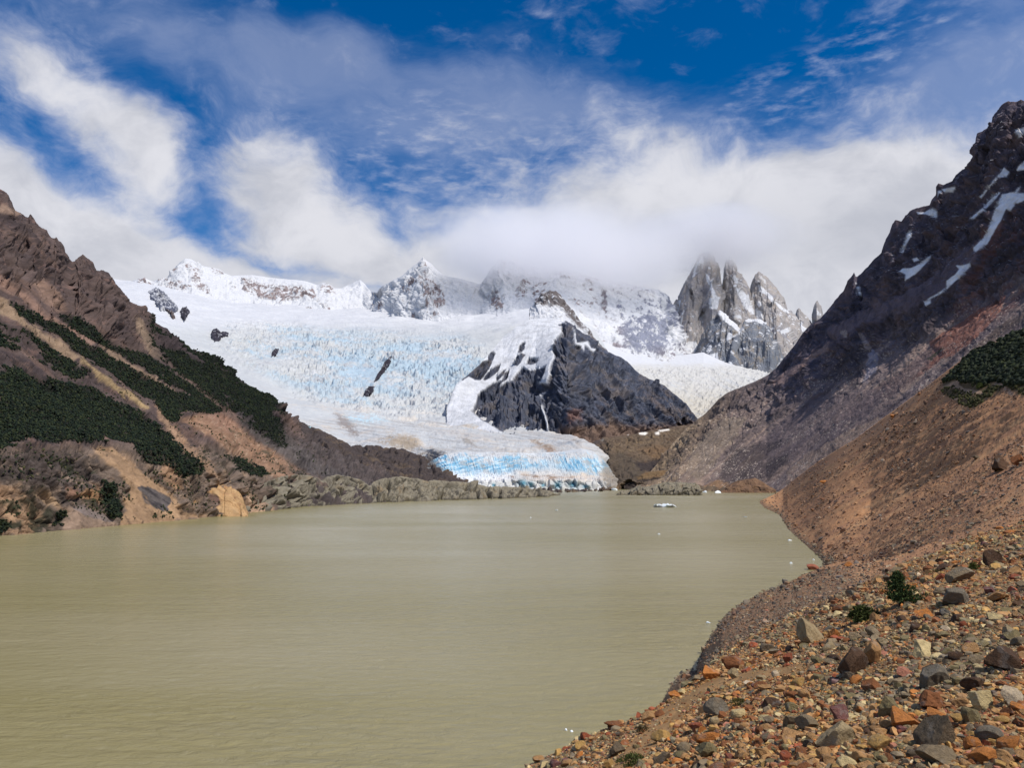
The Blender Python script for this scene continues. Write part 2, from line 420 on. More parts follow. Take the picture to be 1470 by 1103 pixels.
LEFT_MID = [(-700, 900, 180), (-400, 780, 290), (-150, 700, 400), (0, 655, 450), (60, 650, 470), (120, 655, 490), (180, 668, 520), (240, 672, 545), (300, 676, 580), (345, 688, 640), (380, 690, 700), (420, 690, 790), (480, 695, 900), (540, 704, 1010), (580, 710, 1080)]
LEFT_UP = [(-700, 560, 420), (-400, 560, 600), (-150, 520, 760), (0, 480, 840), (60, 500, 880), (120, 520, 920), (180, 545, 960), (240, 570, 1020), (300, 598, 1100), (345, 618, 1180), (380, 632, 1250), (420, 650, 1330), (480, 668, 1380), (540, 690, 1350), (580, 705, 1300)]

_b = lambda x: float(np.interp(x, [q[0] for q in LEFT_BASE], [q[2] for q in LEFT_BASE]))
LEFT_MID = [(x, y, _b(x) * 1.075 + 4) for x, y, d in LEFT_MID]
LEFT_UP = [(x, y, _b(x) * .62 + float(np.interp(x, *_k)) * .38) for x, y, d in LEFT_UP]
T_BROWN, T_DARK = lin(92, 75, 70), lin(58, 50, 54)
T_TAN, T_OCH, T_VEG = lin(142, 112, 88), lin(168, 130, 84), lin(24, 31, 27)
VEG_POLYS = [
    [(-60, 500), (0, 512), (30, 515), (60, 540), (90, 548), (130, 556), (165, 575), (200, 592), (222, 605), (238, 625), (230, 640), (205, 642), (180, 636), (150, 630), (112, 634), (85, 636), (60, 628), (35, 632), (0, 645), (-60, 650)],
    [(-60, 455), (0, 462), (40, 475), (70, 500), (95, 515), (130, 535), (110, 545), (70, 530), (30, 505), (0, 500), (-60, 490)],
    [(15, 432), (50, 448), (90, 470), (120, 488), (140, 500), (180, 523), (220, 545), (250, 560), (290, 575), (318, 590), (300, 594), (268, 590), (255, 598), (256, 605), (246, 606), (232, 592), (222, 578), (205, 570), (180, 552), (150, 530), (118, 512), (90, 487), (60, 470), (30, 452)],
    [(84, 452), (110, 454), (135, 470), (150, 488), (175, 500), (205, 507), (230, 520), (262, 545), (290, 565), (322, 590), (300, 585), (262, 560), (232, 545), (200, 525), (165, 505), (135, 490), (100, 468)],
    [(232, 500), (262, 505), (285, 520), (320, 532), (350, 555), (382, 570), (397, 580), (390, 592), (375, 594), (345, 580), (320, 575), (300, 560), (270, 545), (250, 525)],
    [(195, 648), (225, 628), (243, 622), (252, 634), (270, 650), (295, 668), (285, 685), (262, 688), (240, 672), (222, 668), (205, 660)],
    [(150, 694), (164, 694), (170, 715), (174, 738), (160, 745), (146, 736), (152, 715)],
    [(325, 655), (350, 660), (375, 672), (385, 682), (365, 684), (340, 674)], [(75, 735), (86, 730), (84, 752), (74, 752)], [(0, 748), (14, 755), (10, 765), (-10, 765)],
]
SCREE_POLYS = [  # outline, colour, softness
    ([(-20, 385), (10, 402), (40, 425), (65, 448), (85, 462), (108, 470), (134, 490), (130, 499), (104, 480), (80, 470), (55, 450), (25, 425), (-20, 405)], lin(140, 106, 88), 1.5),
    ([(60, 398), (84, 418), (98, 448), (86, 450), (72, 440), (58, 425), (48, 410)], lin(132, 102, 84), 2.5),
    ([(-20, 418), (10, 430), (40, 462), (60, 476), (90, 490), (116, 514), (108, 520), (80, 505), (55, 485), (30, 465), (-20, 446)], lin(150, 122, 92), 2.0),
    ([(138, 490), (165, 507), (200, 528), (225, 543), (256, 562), (246, 562), (215, 545), (190, 530), (160, 512)], lin(146, 118, 92), 1.2),
    ([(116, 512), (130, 524), (150, 538), (172, 555), (190, 566), (214, 588), (208, 590), (185, 572), (160, 558), (140, 540), (120, 522)], lin(160, 132, 84), 1.6),
    ([(222, 578), (232, 586), (240, 600), (258, 620), (276, 640), (300, 664), (316, 684), (300, 680), (276, 656), (258, 640), (240, 618), (228, 600)], lin(158, 122, 90), 1.6),
    ([(84, 600), (98, 610), (112, 626), (114, 636), (102, 630), (88, 616)], lin(160, 128, 84), 2.0),
    ([(128, 638), (160, 644), (186, 660), (200, 672), (222, 690), (248, 715), (262, 735), (300, 742), (240, 752), (170, 758), (176, 735), (186, 700), (182, 688), (160, 668), (140, 652)], lin(168, 130, 88), 2.5),
    ([(258, 602), (285, 594), (312, 598), (338, 606), (352, 622), (372, 636), (400, 652), (440, 676), (480, 692), (470, 700), (420, 690), (390, 684), (360, 672), (330, 650), (300, 626), (270, 612)], lin(146, 108, 78), 3.0),
    ([(285, 596), (318, 592), (345, 612), (332, 622), (305, 610)], lin(148, 108, 84), 6.0),
    ([(352, 740), (350, 715), (362, 716), (390, 730), (400, 735), (380, 738)], lin(165, 130, 98), 2.0),
    ([(88, 760), (92, 742), (108, 728), (132, 728), (160, 748), (168, 756)], lin(150, 122, 98), 3.0),
    ([(112, 726), (128, 728), (164, 750), (150, 752), (125, 740)], lin(122, 108, 104), 2.0),
    ([(220, 500), (235, 506), (262, 530), (290, 552), (330, 585), (356, 606), (338, 604), (300, 574), (266, 546), (236, 520)], lin(128, 100, 84), 2.0),
    ([(196, 452), (206, 460), (214, 480), (224, 498), (236, 516), (214, 510), (204, 490), (196, 470)], lin(138, 114, 90), 1.8),
    ([(0, 294), (20, 298), (34, 308), (26, 311), (0, 305)], lin(140, 112, 92), 1.5),
]
GULLY_BAND = [(330, 578), (352, 590), (382, 600), (410, 622), (440, 648), (475, 672), (520, 690), (560, 706), (520, 704), (470, 690), (430, 672), (395, 648), (360, 622)]

def left_disp(P, px, py, N, s):
    q = P.copy(); q[..., 2] *= 0.45
    r = ridged(q, 1 / 260.0, 6, 0.55, seed=4) - 0.45
    craggy = 1 - 0.72 * np.maximum.reduce([soft(px, py, p, 5) for p in VEG_POLYS[:5]] + [soft(px, py, p[0], 4) for p in SCREE_POLYS])
    far = np.clip(P[..., 1] / 900.0, 0.35, 1.7)
    f = fbm(P, 1 / 40.0, 5, 0.58, seed=9)
    d1, d2, cv = worley(q / (26.0 * 1.0) + f[..., None] * 0.5, 5)
    block = (np.minimum(d2 - d1, 0.45) - 0.25) * 9.0 + (cv - 0.5) * 5.0
    st = perp_noise(px, py, 37, 90, 9, 2) * 10.0
    low = sstep(py, 618, 648)
    rb = ribs(px, py, 40, 70, 13, 41, 6, .62); hf = fbm(P, 1 / 12.0, 5, .68, seed=10)
    lowr = low * (1 - sstep(px, 400, 440)); lb = ribs(px, py, 42, 40, 15, 43, 5, .62) * lowr
    cr = (1 - np.minimum(1, soft(px, py, SCREE_POLYS[7][0], 5) + soft(px, py, SCREE_POLYS[11][0], 4)))
    e1, c1 = facets(px, py, 55, 9, 5, 71); e2, c2 = facets(px, py, 30, 17, 10, 72); e3, c3 = facets(px, py, 60, 4.5, 3, 73)
    globals()['LFAC'] = (craggy, c1 * .6 + c3 * .5, lowr * cr, c2)
    Y = P[..., 1]; s1, v1 = slabs(px, py, Y, 62, 16, 9, 61); s2, v2 = slabs(px, py, Y, 50, 6, 4, 62); s3, v3 = slabs(px, py, Y, 32, 30, 17, 63, .4); s4, v4 = slabs(px, py, Y, 36, 11, 6.5, 64, .35)
    globals()['LFAC'] = (craggy * (1 - lowr), v1 * .5 + v2 * .7, lowr * cr, v3 * .7 + v4 * .6)
    blk = (craggy * (1 - lowr) * (s1 * 1.0 + s2 * .8) + lowr * cr * (s3 * .8 + s4 * .7)) / far
    return far * (blk + r * 26.0 * (1 - 0.55 * low) + craggy * (f * 16.0 + block * .6 * (1 - 0.3 * low)) + st * craggy + craggy * rb * 9 + ribs(px, py, 62, 120, 30, 83, 5, .5) * 22 * craggy * (1 - low) + (craggy * .8 + .2) * hf * 3.5 + lb * cr * 2 + lowr * cr * hf * 1.0)

def left_color(P, px, py, N, s):
    n1 = fbm(P, 1 / 70.0, 5, seed=21); n2 = fbm(P, 1 / 14.0, 5, 0.6, seed=22); n3 = ridged(P, 1 / 30.0, 4, seed=23)
    w = np.clip(P[..., 1] / 900, 0.5, 1.6)
    qx = px + (fbm(P, 1 / 22.0, 4, 0.65, seed=31) * 9 + n2 * 6) / w; qy = py + (fbm(P, 1 / 22.0, 4, 0.65, seed=32) * 7 + n2 * 5) / w
    col = np.ones(P.shape) * T_BROWN
    col = mixc(col, sstep(n1 + 0.4 * n2, -0.1, 0.35), lin(70, 58, 58)); col = mixc(col, sstep(n2, 0.1, 0.4) * 0.7, lin(118, 88, 76))
    col = mixc(col, sstep(perp_noise(px, py, 40, 120, 10, 3), 0.12, 0.35) * 0.55, lin(124, 94, 78))
    # lower cliffs by the water: grey and tan-orange rock
    low = sstep(qy, 630, 655) * (1 - sstep(qx, 380, 430))
    n4 = fbm(P, 1 / 9.0, 5, .66, seed=45); ls = perp_noise(px, py, 36, 22, 11, 46)
    cl = np.ones(P.shape) * lin(112, 94, 80)
    cl = mixc(cl, sstep(ls * .4 + n4 * .9, .0, .3) * .7, lin(150, 118, 86)); cl = mixc(cl, sstep(-ls * .4 + n4 * .8, .05, .3) * .8, lin(72, 64, 62))
    dk = soft(qx, qy, [(-20, 655), (20, 648), (60, 645), (80, 648), (110, 655), (130, 670), (150, 690), (150, 712), (120, 724), (95, 722), (70, 700), (40, 690), (-20, 690)], 6)
    cl = mixc(cl, dk * .75, lin(66, 58, 58)); cl = mixc(cl, dk * sstep(n4 + ls * .6, .12, .34) * .8, lin(140, 116, 96))
    for p, c in (([(-20, 690), (20, 698), (50, 722), (64, 755), (40, 768), (-20, 770)], lin(146, 112, 78)), ([(48, 698), (66, 705), (86, 725), (84, 731), (66, 724), (50, 712)], lin(164, 130, 90)), ([(124, 702), (140, 704), (154, 716), (136, 721), (118, 715)], lin(170, 124, 74)), ([(225, 664), (240, 660), (262, 690), (270, 706), (250, 706), (236, 690)], lin(162, 122, 84)), ([(100, 700), (116, 705), (118, 716), (104, 714)], lin(140, 100, 74))):
        m = soft(qx, qy, p, 3); cl = mixc(cl, m * .85, c); cl = mixc(cl, m * sstep(-ls + n4 * .7, .08, .3) * .7, lin(92, 74, 62))
    cl = mixc(cl, sstep(fbm(P, 1 / 24.0, 5, .62, seed=41) + n4 * .25, 0.16, 0.26) * 0.85, lin(44, 48, 34))
    col = col + (cl - col) * low[..., None]
    for poly, c, sw in SCREE_POLYS:
        m = soft(qx, qy, poly, sw) * (0.86 + 0.3 * n2)
        col = mixc(col, np.clip(m, 0, 1), c)
    # stones and dark scrub over the big scree
    big = soft(qx, qy, SCREE_POLYS[8][0], 4)
    col = mixc(col, big * sstep(fbm(P, 1 / 7.0, 4, 0.7, seed=51), 0.14, 0.3) * 0.7, lin(176, 146, 116)); col = mixc(col, big * sstep(fbm(P, 1 / 24.0, 5, 0.6, seed=52) + (qy - 640) * 0.003, 0.14, 0.24) * 0.75, lin(62, 60, 42))
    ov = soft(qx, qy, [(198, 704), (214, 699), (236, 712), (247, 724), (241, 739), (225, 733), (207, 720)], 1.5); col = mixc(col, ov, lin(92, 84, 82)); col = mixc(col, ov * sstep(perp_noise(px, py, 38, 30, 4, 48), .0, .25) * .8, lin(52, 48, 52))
    g = soft(qx, qy, GULLY_BAND, 3)
    col = mixc(col, g, lin(96, 86, 82)); col = mixc(col, g * sstep(perp_noise(px, py, 38, 60, 4, 8), 0.05, 0.3) * 0.7, lin(64, 58, 60))
    rock_in = soft(qx, qy, [(-60, 460), (0, 462), (28, 466), (45, 490), (75, 515), (92, 540), (60, 545), (20, 535), (-60, 530)], 6)
    v = np.zeros(px.shape)
    for k, p in enumerate(VEG_POLYS):
        v = np.maximum(v, soft(qx, qy, p, 1.2) * (0.9 if k < 5 else 0.85))
    v = np.maximum(v, soft(qx, qy, VEG_POLYS[4], 3) * 0.9)
    v = v * (1 - rock_in * sstep(n1 + n2 * 0.6, -0.15, 0.15) * 0.9)
    dk = sstep(qx, 200, 235) * (1 - sstep(qy - (qx - 205) * 0.72 - 448, 40, 62)) * (1 - sstep(qx, 395, 420))   # the dark spur behind
    col = mixc(col, dk * 0.75, lin(52, 45, 50)); v = np.maximum(v, dk * sstep(fbm(P, 1 / 60., 5, seed=61) + sstep(qx, 240, 330) * 0.35, 0.05, 0.25) * 0.9)
    v = np.clip(v * (1 - sstep(fbm(P, 1 / 11.0, 4, 0.65, seed=55) + .5 * fbm(P, 1 / 60., 4, seed=59), 0.34, 0.44) * 0.85), 0, 1)
    globals()['LVEG'] = v
    col = mixc(col, v, T_VEG)
    hf = fbm(P, 1 / 6.0, 4, .7, seed=57)
    ge = sstep(qx, 390, 450) * sstep(qy, 590, 640) * .65; col = mixc(col, ge, lin(80, 74, 74))
    ck = ridged(P * [1, 1, 1.4], 1 / 16.0, 4, seed=75); col = mixc(col, low * sstep(ck, .66, .84) * .6 * (1 - v), lin(52, 46, 44))
    kc, fv, kl, lv = LFAC; hf2 = fbm(P, 1 / 2.5, 3, .7, seed=58)
    col = col * (1 + (0.25 * n2 + .5 * hf * (1 - v * .6) + .35 * hf2 * (1 - v) + kc * fv * .38 * (1 - v) + kl * lv * .6)[..., None])
    lum = col.mean(-1, keepdims=True); return np.clip(col + (lum - col) * .24, .008, .9)

lc = np.concatenate([np.linspace(-700, -30, 90), np.linspace(-28, 580, 640)])
left_o, LP, LN, Lpx, Lpy = sheet('left_mountain', [LEFT_BASE, LEFT_MID, LEFT_UP, LEFT_CREST], lc, (120, 130, 220), M_SLOPE, left_disp, left_color, crest_w=0.16, taper=0.08, sink=12)
tag(left_o, 'steep brown mountainside with dark scrub and tan scree left of the lake', 'mountain', kind='structure')

# ------------------------------------------------------------------ rock bar along the far left shore
BAR_TOP = [(335, 738, 0), (350, 722, 0), (370, 700, 0), (385, 690, 0), (405, 684, 0), (425, 681, 0), (445, 683, 0), (457, 686, 0), (462, 690, 0), (470, 684, 0), (485, 682, 0), (500, 684, 0), (520, 689, 0), (530, 696, 0), (536, 692, 0), (552, 686, 0), (575, 684, 0), (600, 687, 0), (614, 691, 0), (622, 689, 0), (650, 691, 0), (680, 693, 0), (700, 699, 0), (722, 698, 0), (745, 700, 0), (770, 702, 0), (790, 705, 0), (802, 709, 0), (807, 712, 0)]
BAR_BASE = [(335, 739.5, 0), (380, 735, 0), (440, 728, 0), (500, 724.5, 0), (540, 722.5, 0), (640, 719, 0), (740, 716, 0), (807, 713, 0)]
BAR_BASE = [(x, y, float(water_d(y))) for x, y, _ in BAR_BASE]
_bx = [p[0] for p in BAR_BASE]; _bd = [p[2] for p in BAR_BASE]
BAR_TOP = [(x, y, float(np.interp(x, _bx, _bd)) * 1.05 + 25) for x, y, _ in BAR_TOP]
M_CLIFF = mat_ground('cliff_rock', 0.12, 0.30, 0.7, 3.0)
def crag_disp(amp, cell, seed, squash=(1, 1, 1), rid=0.8):
    def f(P, px, py, N, s):
        q = P * np.asarray(squash); fb = fbm(q, 1 / (cell * 1.6), 5, 0.55, seed=seed)
        d1, d2, cv = worley(q / cell + fb[..., None] * 0.6, seed)
        return amp * ((np.minimum(d2 - d1, 0.4) - 0.22) * 1.6 + (cv - 0.5) * 0.9 + fb * 0.9 + (ridged(q, 1 / (cell * 2.5), 5, seed=seed + 3) - 0.45) * rid)
    return f
def bar_color(P, px, py, N, s):
    n = fbm(P, 1 / 20.0, 6, 0.6, seed=71); n2 = fbm(P, 1 / 5.0, 4, 0.6, seed=72)
    c = np.ones(P.shape) * lin(132, 125, 110)
    c = mixc(c, sstep(n, 0.0, 0.35) * .7, lin(96, 90, 82)); c = mixc(c, sstep(n2, 0.12, 0.4) * 0.6, lin(140, 130, 108)); c = mixc(c, sstep(n, -0.1, -0.4) * 0.6, lin(122, 102, 76))
    c = mixc(c, sstep(N[..., 2], 0.6, 0.9) * 0.12, lin(84, 82, 60))
    ck = ridged(P * [1, 1, 1.5], 1 / 15.0, 4, seed=73); c = mixc(c, sstep(ck, .62, .8) * .75, lin(54, 50, 46)); c = c * (1 + .35 * fbm(P, 1 / 3., 4, .7, seed=74)[..., None])
    wet = 1 - sstep(P[..., 2], 0.5, 3.0)
    return mixc(c, wet * 0.6, lin(56, 52, 46))
def bar_disp(P, px, py, N, s):
    e, c = facets(px, py, 28, 11, 6, 74); e2, c2 = facets(px, py, 80, 40, 26, 75)
    return crag_disp(2.0, 22.0, 7)(P, px, py, N, s) + ribs(px, py, 30, 26, 9, 47, 2, .5) * 2.5 + fbm(P, 1 / 8., 3, .5, seed=49) * .6 + slabs(px, py, P[..., 1], 24, 24, 13, 65, 1.0)[0] * .95 + slabs(px, py, P[..., 1], 30, 10, 5.5, 66, .5)[0] * .8 + (e2 - .7) * 5
bar_o, *_ = sheet('rock_bar', [BAR_BASE, BAR_TOP], np.linspace(335, 807, 620), (130,), M_CLIFF, bar_disp, bar_color, sink=8, crest_w=0.10, taper=0.12, sm=3, back=(1.12, 0.0))
tag(bar_o, 'long low grey bare rock bar along the far left shore', 'rock', kind='structure')

# ------------------------------------------------------------------ dark rock basin and brown debris in front of the ice
M_DEBRIS = mat_ground('debris', 0.08, 0.32, 0.6, 4.0)
BASIN = [
    [(380, 720, 1300), (530, 712, 1400), (640, 706, 1600), (760, 709, WD(709)), (862, 706, WD(706)), (900, 702.5, WD(702.5)), (1010, 706, WD(706)), (1060, 706, WD(706)), (1140, 704, WD(704)), (1200, 706, 1500)],
    [(380, 700, 1400), (460, 690, 1500), (530, 690, 1560), (560, 680, 1620), (600, 681, 1680), (640, 683, 1750), (680, 703, 1795), (760, 708, 1760), (862, 704, 1800), (872, 694, 1870), (900, 690, 1860), (930, 692, 1850), (980, 690, 1860), (1010, 694, 1850), (1140, 697, 1850), (1200, 700, 1700)],
    [(380, 690, 1500), (440, 670, 1650), (490, 664, 1750), (530, 662, 1820), (580, 668, 1850), (640, 672, 1900), (680, 701, 1860), (862, 701, 1850), (875, 660, 2150), (905, 655, 2300), (940, 660, 2300), (985, 662, 2200), (1010, 672, 2150), (1140, 690, 2000), (1200, 695, 1800)],
    [(380, 596, 2500), (412, 592, 2450), (430, 604, 2350), (455, 616, 2250), (480, 626, 2200), (505, 640, 2150), (530, 640, 2150), (575, 644, 2150), (600, 652, 2120), (615, 660, 2080), (640, 667, 2050), (680, 695, 1950), (820, 690, 1950), (842, 640, 2500), (860, 630, 2800), (900, 624, 3000), (950, 616, 3150), (1000, 608, 3300), (1040, 604, 3400), (1200, 600, 3400)],
]
def basin_color(P, px, py, N, s):
    n = fbm(P, 1 / 60.0, 6, 0.6, seed=81); n2 = fbm(P, 1 / 12.0, 5, 0.6, seed=82)
    qx, qy = px + n * 10, py + n * 6 + n2 * 3
    c = np.ones(P.shape) * lin(72, 64, 62)
    c = mixc(c, sstep(n, 0.0, 0.3) * 0.8, lin(98, 84, 70)); c = mixc(c, sstep(n2, 0.1, 0.35) * 0.6, lin(46, 46, 52))
    rt = sstep(qx, 845, 880)
    r = np.ones(P.shape) * lin(98, 84, 70)
    r = mixc(r, sstep(n, 0.02, 0.25) * 0.8, lin(114, 96, 74)); r = mixc(r, sstep(n, -0.05, -0.3) * 0.9, lin(84, 68, 54)); r = mixc(r, sstep(n2, 0.15, 0.4) * 0.6, lin(150, 132, 104))
    r = mixc(r, soft(qx, qy, [(915, 645), (945, 640), (985, 645), (1010, 655), (985, 668), (945, 662)], 4) * 0.8, lin(112, 90, 68))
    r = mixc(r, soft(qx, qy, [(862, 655), (890, 648), (915, 660), (925, 680), (940, 688), (880, 694), (868, 680)], 4) * 0.75, lin(78, 70, 62))
    r = mixc(r, soft(qx, qy, [(910, 664), (945, 660), (970, 664), (960, 676), (920, 676)], 2) * 0.9, lin(56, 50, 50))
    r = mixc(r, soft(px, py, [(870, 596), (1000, 600), (1000, 610), (950, 616), (900, 624), (850, 630), (820, 632)], 4) * 0.7, lin(92, 76, 68))
    for q in ([(916, 620), (924, 619), (930, 622), (926, 625), (918, 624)], [(940, 621), (946, 620), (947, 624), (941, 624)], [(945, 618), (960, 616), (962, 618), (948, 620)], [(895, 623), (904, 622), (902, 625)], [(862, 632), (866, 631), (866, 634)]):
        r = mixc(r, soft(qx * 0 + px, py, q, 0.8), lin(228, 222, 212))
    return c + (r - c) * rt[..., None]
basin_o, *_ = sheet('rocky_valley_floor', BASIN, np.linspace(380, 1200, 760), (40, 60, 110), M_DEBRIS, lambda P, px, py, N, s: crag_disp(6.0, 28.0, 13, (1, 1, 0.8))(P, px, py, N, s) + (slabs(px, py, P[..., 1], 25, 18, 8, 85, .4)[0] + slabs(px, py, P[..., 1], 20, 7, 4, 86, .4)[0]) * (.8 - .45 * sstep(px, 850, 900)), basin_color, crest_w=0.4, sm=4, back=(1.05, 0.9))
tag(basin_o, 'dark and ochre debris and bare rock in front of the glacier', 'valley floor', kind='structure')

# ------------------------------------------------------------------ glacier: icefall, snowfield and tongue
def mat_ice(name, scale, bump, bdist):
    m = mat_ground(name, scale, 0.06, bump, bdist, rough=0.6, spec=0.3, detail=7)
    return m
M_ICE = mat_ice('glacier_ice', 0.03, 0.35, 5.0); M_SNOW = mat_ice('snow', 0.012, 0.25, 6.0)
SNOW, ICE_W, ICE_B, ICE_D = lin(222, 224, 229, 0.80), lin(200, 203, 205, .84), lin(150, 190, 216, .86), lin(190, 178, 160)
GLACIER = [
    [(150, 500, 3300), (300, 580, 2900), (400, 606, 2550), (415, 600, 2500), (440, 612, 2430), (470, 626, 2300), (500, 642, 2200), (540, 648, 2180), (590, 660, 2130), (615, 670, 2060), (640, 690, 1950), (680, 690, 1930), (760, 686, 1930), (840, 690, 1930), (865, 690, 1940), (880, 680, 2200), (940, 680, 2300)],
    [(150, 480, 3500), (300, 560, 3050), (400, 588, 2700), (415, 592, 2620), (440, 600, 2600), (470, 612, 2500), (490, 622, 2420), (510, 633, 2330), (540, 630, 2330), (575, 628, 2330), (598, 632, 2260), (612, 644, 2170), (640, 652, 2020), (700, 650, 2020), (760, 652, 2020), (800, 649, 2020), (835, 642, 2040), (850, 645, 2050), (862, 655, 2060), (880, 668, 2300), (940, 676, 2400)],
    [(150, 470, 3700), (300, 540, 3300), (400, 582, 2950), (440, 590, 2900), (480, 599, 2900), (520, 607, 2900), (560, 612, 2900), (620, 615, 2900), (680, 616, 2900), (720, 617, 2900), (780, 620, 2850), (815, 626, 2700), (835, 632, 2500), (848, 642, 2350), (865, 655, 2300), (940, 675, 2500)],
    [(150, 440, 4100), (200, 452, 4000), (300, 505, 3750), (400, 552, 3500), (500, 572, 3400), (560, 580, 3400), (620, 582, 3400), (680, 580, 3400), (740, 600, 3300), (800, 625, 3000), (940, 675, 2800)],
    [(150, 425, 4700), (200, 432, 4700), (300, 462, 4700), (400, 486, 4600), (500, 500, 4500), (600, 506, 4450), (680, 506, 4450), (740, 508, 4500), (800, 540, 4400), (940, 640, 4200)],
    [(150, 412, 5200), (200, 420, 5200), (300, 442, 5300), (400, 462, 5300), (500, 474, 5200), (600, 480, 5100), (660, 484, 5000), (700, 480, 5000), (740, 474, 5000), (800, 480, 4900), (860, 520, 4900), (940, 600, 4800)],
    [(150, 404, 6000), (200, 410, 6000), (250, 422, 6100), (300, 432, 6200), (350, 441, 6300), (420, 447, 6400), (500, 454, 6500), (560, 458, 6400), (620, 462, 6300), (680, 460, 6200), (740, 452, 6000), (790, 448, 5600), (830, 466, 5300), (870, 510, 5200), (940, 590, 5000)],
    [(150, 400, 6800), (250, 414, 6900), (350, 434, 7000), (450, 440, 7100), (560, 446, 7000), (680, 446, 6900), (740, 440, 6700), (800, 440, 6200), (850, 470, 5800), (940, 580, 5400)],
]
FALL = [(330, 470), (380, 468), (450, 472), (520, 478), (600, 484), (660, 486), (690, 500), (700, 520), (690, 545), (660, 565), (640, 588), (600, 596), (540, 592), (490, 584), (440, 566), (400, 545), (350, 520), (310, 498)]
def ice_masks(P, px, py):
    n = fbm(P, 1 / 300.0, 4, seed=91)
    fall = soft(px + n * 30, py + n * 15, FALL, 14)
    return fall
def glacier_disp(P, px, py, N, s):
    fall = ice_masks(P, px, py)
    q = P * np.array([.55, 0.8, 0.9]); wv = fbm(P, 1 / 180.0, 4, seed=95)
    cre = ridged(q + wv[..., None] * 90, 1 / 75.0, 5, 0.6, seed=92)
    d1, d2, cv = worley(q / 30.0 + wv[..., None] * 2, 17)
    a = 0.10 + 0.90 * fall
    tong = sstep(py, 596, 606) * 0.45
    st = perp_noise(px, py, 10, 70, 3.0, 4)
    va = np.clip(.75 + fbm(P, 1 / 350., 4, .6, seed=97) * 1.6, .15, 1.5); hf = fbm(P, 1 / 22.0, 5, .66, seed=98)
    return a * va * ((cre - 0.5) * 34 + (np.minimum(d2 - d1, 0.4) - 0.2) * 26.0 + (cv - 0.5) * 14 + hf * 36) * (1 - tong * 0.4) + tong * (hf * 8 + st * 6 + ribs(px, py, 12, 50, 4, 84, 4, .5) * 8) + fbm(P, 1 / 260., 3, seed=99) * 30 + st * 2.5 * tong
def glacier_color(P, px, py, N, s):
    fall = ice_masks(P, px, py); n = fbm(P, 1 / 120.0, 5, 0.6, seed=101); n2 = fbm(P, 1 / 26.0, 5, 0.62, seed=102); n3 = fbm(P * [1, .6, 1], 1 / 60., 5, .6, seed=103)
    up = 1 - sstep(py - n * 10, 452, 485)
    c = np.ones(P.shape) * ICE_W
    c = mixc(c, np.clip(up, 0, 1), SNOW)
    blue = .72 * fall * sstep(n * .6 + .8 * fbm(P * [.7, 1, 1], 1 / 330., 3, .5, seed=106) + 0.55 * n2 + 0.25 * soft(px, py, [(450, 470), (600, 478), (690, 490), (700, 540), (640, 565), (560, 575), (490, 550), (410, 500)], 30), -0.04, 0.36)
    c = mixc(c, blue * 0.75, ICE_B)
    c = mixc(c, fall * sstep(n3, 0.16, 0.42) * 0.65, SNOW)
    c = mixc(c, fall * sstep(-n3, 0.12, 0.36) * 0.6, lin(164, 164, 168)); c = mixc(c, fall * sstep(fbm(P * [1, .5, 1], 1 / 15., 4, .65, seed=105), .1, .3) * .5, lin(150, 158, 168))
    dirt = sstep(py, 545, 600) * (1 - up)
    c = mixc(c, dirt * sstep(n + n2 * 0.5, -0.05, 0.35) * 0.55, lin(208, 196, 182))
    tong = sstep(py, 598, 608)
    c = mixc(c, tong * sstep(perp_noise(px, py, 8, 120, 4, 6), 0.02, 0.25) * 0.6, lin(178, 174, 170)); c = mixc(c, tong * sstep(-perp_noise(px, py, 8, 90, 2.2, 7), 0.05, 0.3) * 0.6, lin(150, 146, 144))
    c = mixc(c, tong * sstep(n2 + n * 0.4, 0.1, 0.35) * 0.35, lin(170, 160, 150))
    qx, qy = px + n2 * 14, py + n2 * 6; hf9 = fbm(P, 1 / 9.0, 5, .68, seed=104) + perp_noise(px, py, 10, 40, 2.5, 16) * .7
    for poly, cc, w in [([(480, 592), (500, 598), (512, 612), (520, 628), (505, 630), (490, 616), (482, 606)], lin(112, 96, 88), 4), ([(540, 634), (560, 622), (600, 626), (606, 640), (590, 650), (560, 644)], lin(150, 128, 96), 5), ([(598, 646), (630, 642), (660, 648), (655, 672), (620, 680), (600, 664)], lin(120, 108, 92), 6),
                        ([(660, 628), (680, 634), (690, 644), (678, 642), (664, 634)], lin(130, 122, 112), 1.5), ([(760, 630), (785, 636), (805, 644), (790, 649), (772, 642)], lin(140, 112, 80), 2.5), ([(780, 644), (812, 648), (790, 652)], lin(132, 96, 64), 2), ([(824, 630), (832, 634), (834, 640), (826, 636)], lin(110, 98, 88), 1.2),
                        ([(500, 596), (540, 598), (560, 604), (530, 610), (500, 604)], lin(172, 210, 228), 5), ([(668, 612), (700, 612), (722, 619), (690, 620)], lin(190, 172, 150), 4)]:
        sm_ = soft(qx, qy, poly, w * 3.2 + 2); c = mixc(c, np.clip(sstep(sm_ + hf9 * .9 + n2 * .5 + n * .4, .42, .78) * sm_ * 1.3, 0, 1) * .66, cc)
    return np.clip(c * (1 + (.08 * n2 + .10 * hf9)[..., None]), 0, 0.93)
gcols = np.linspace(150, 940, 900)
glacier_o, GP, GN, Gpx, Gpy = sheet('glacier', GLACIER, gcols, (20, 70, 60, 120, 60, 40, 20), M_ICE, glacier_disp, glacier_color, crest_w=1.0, sm=6, back=(1.04, 0.9))
tag(glacier_o, 'wide white and blue icefall flowing down between snowy mountains', 'glacier', kind='structure')

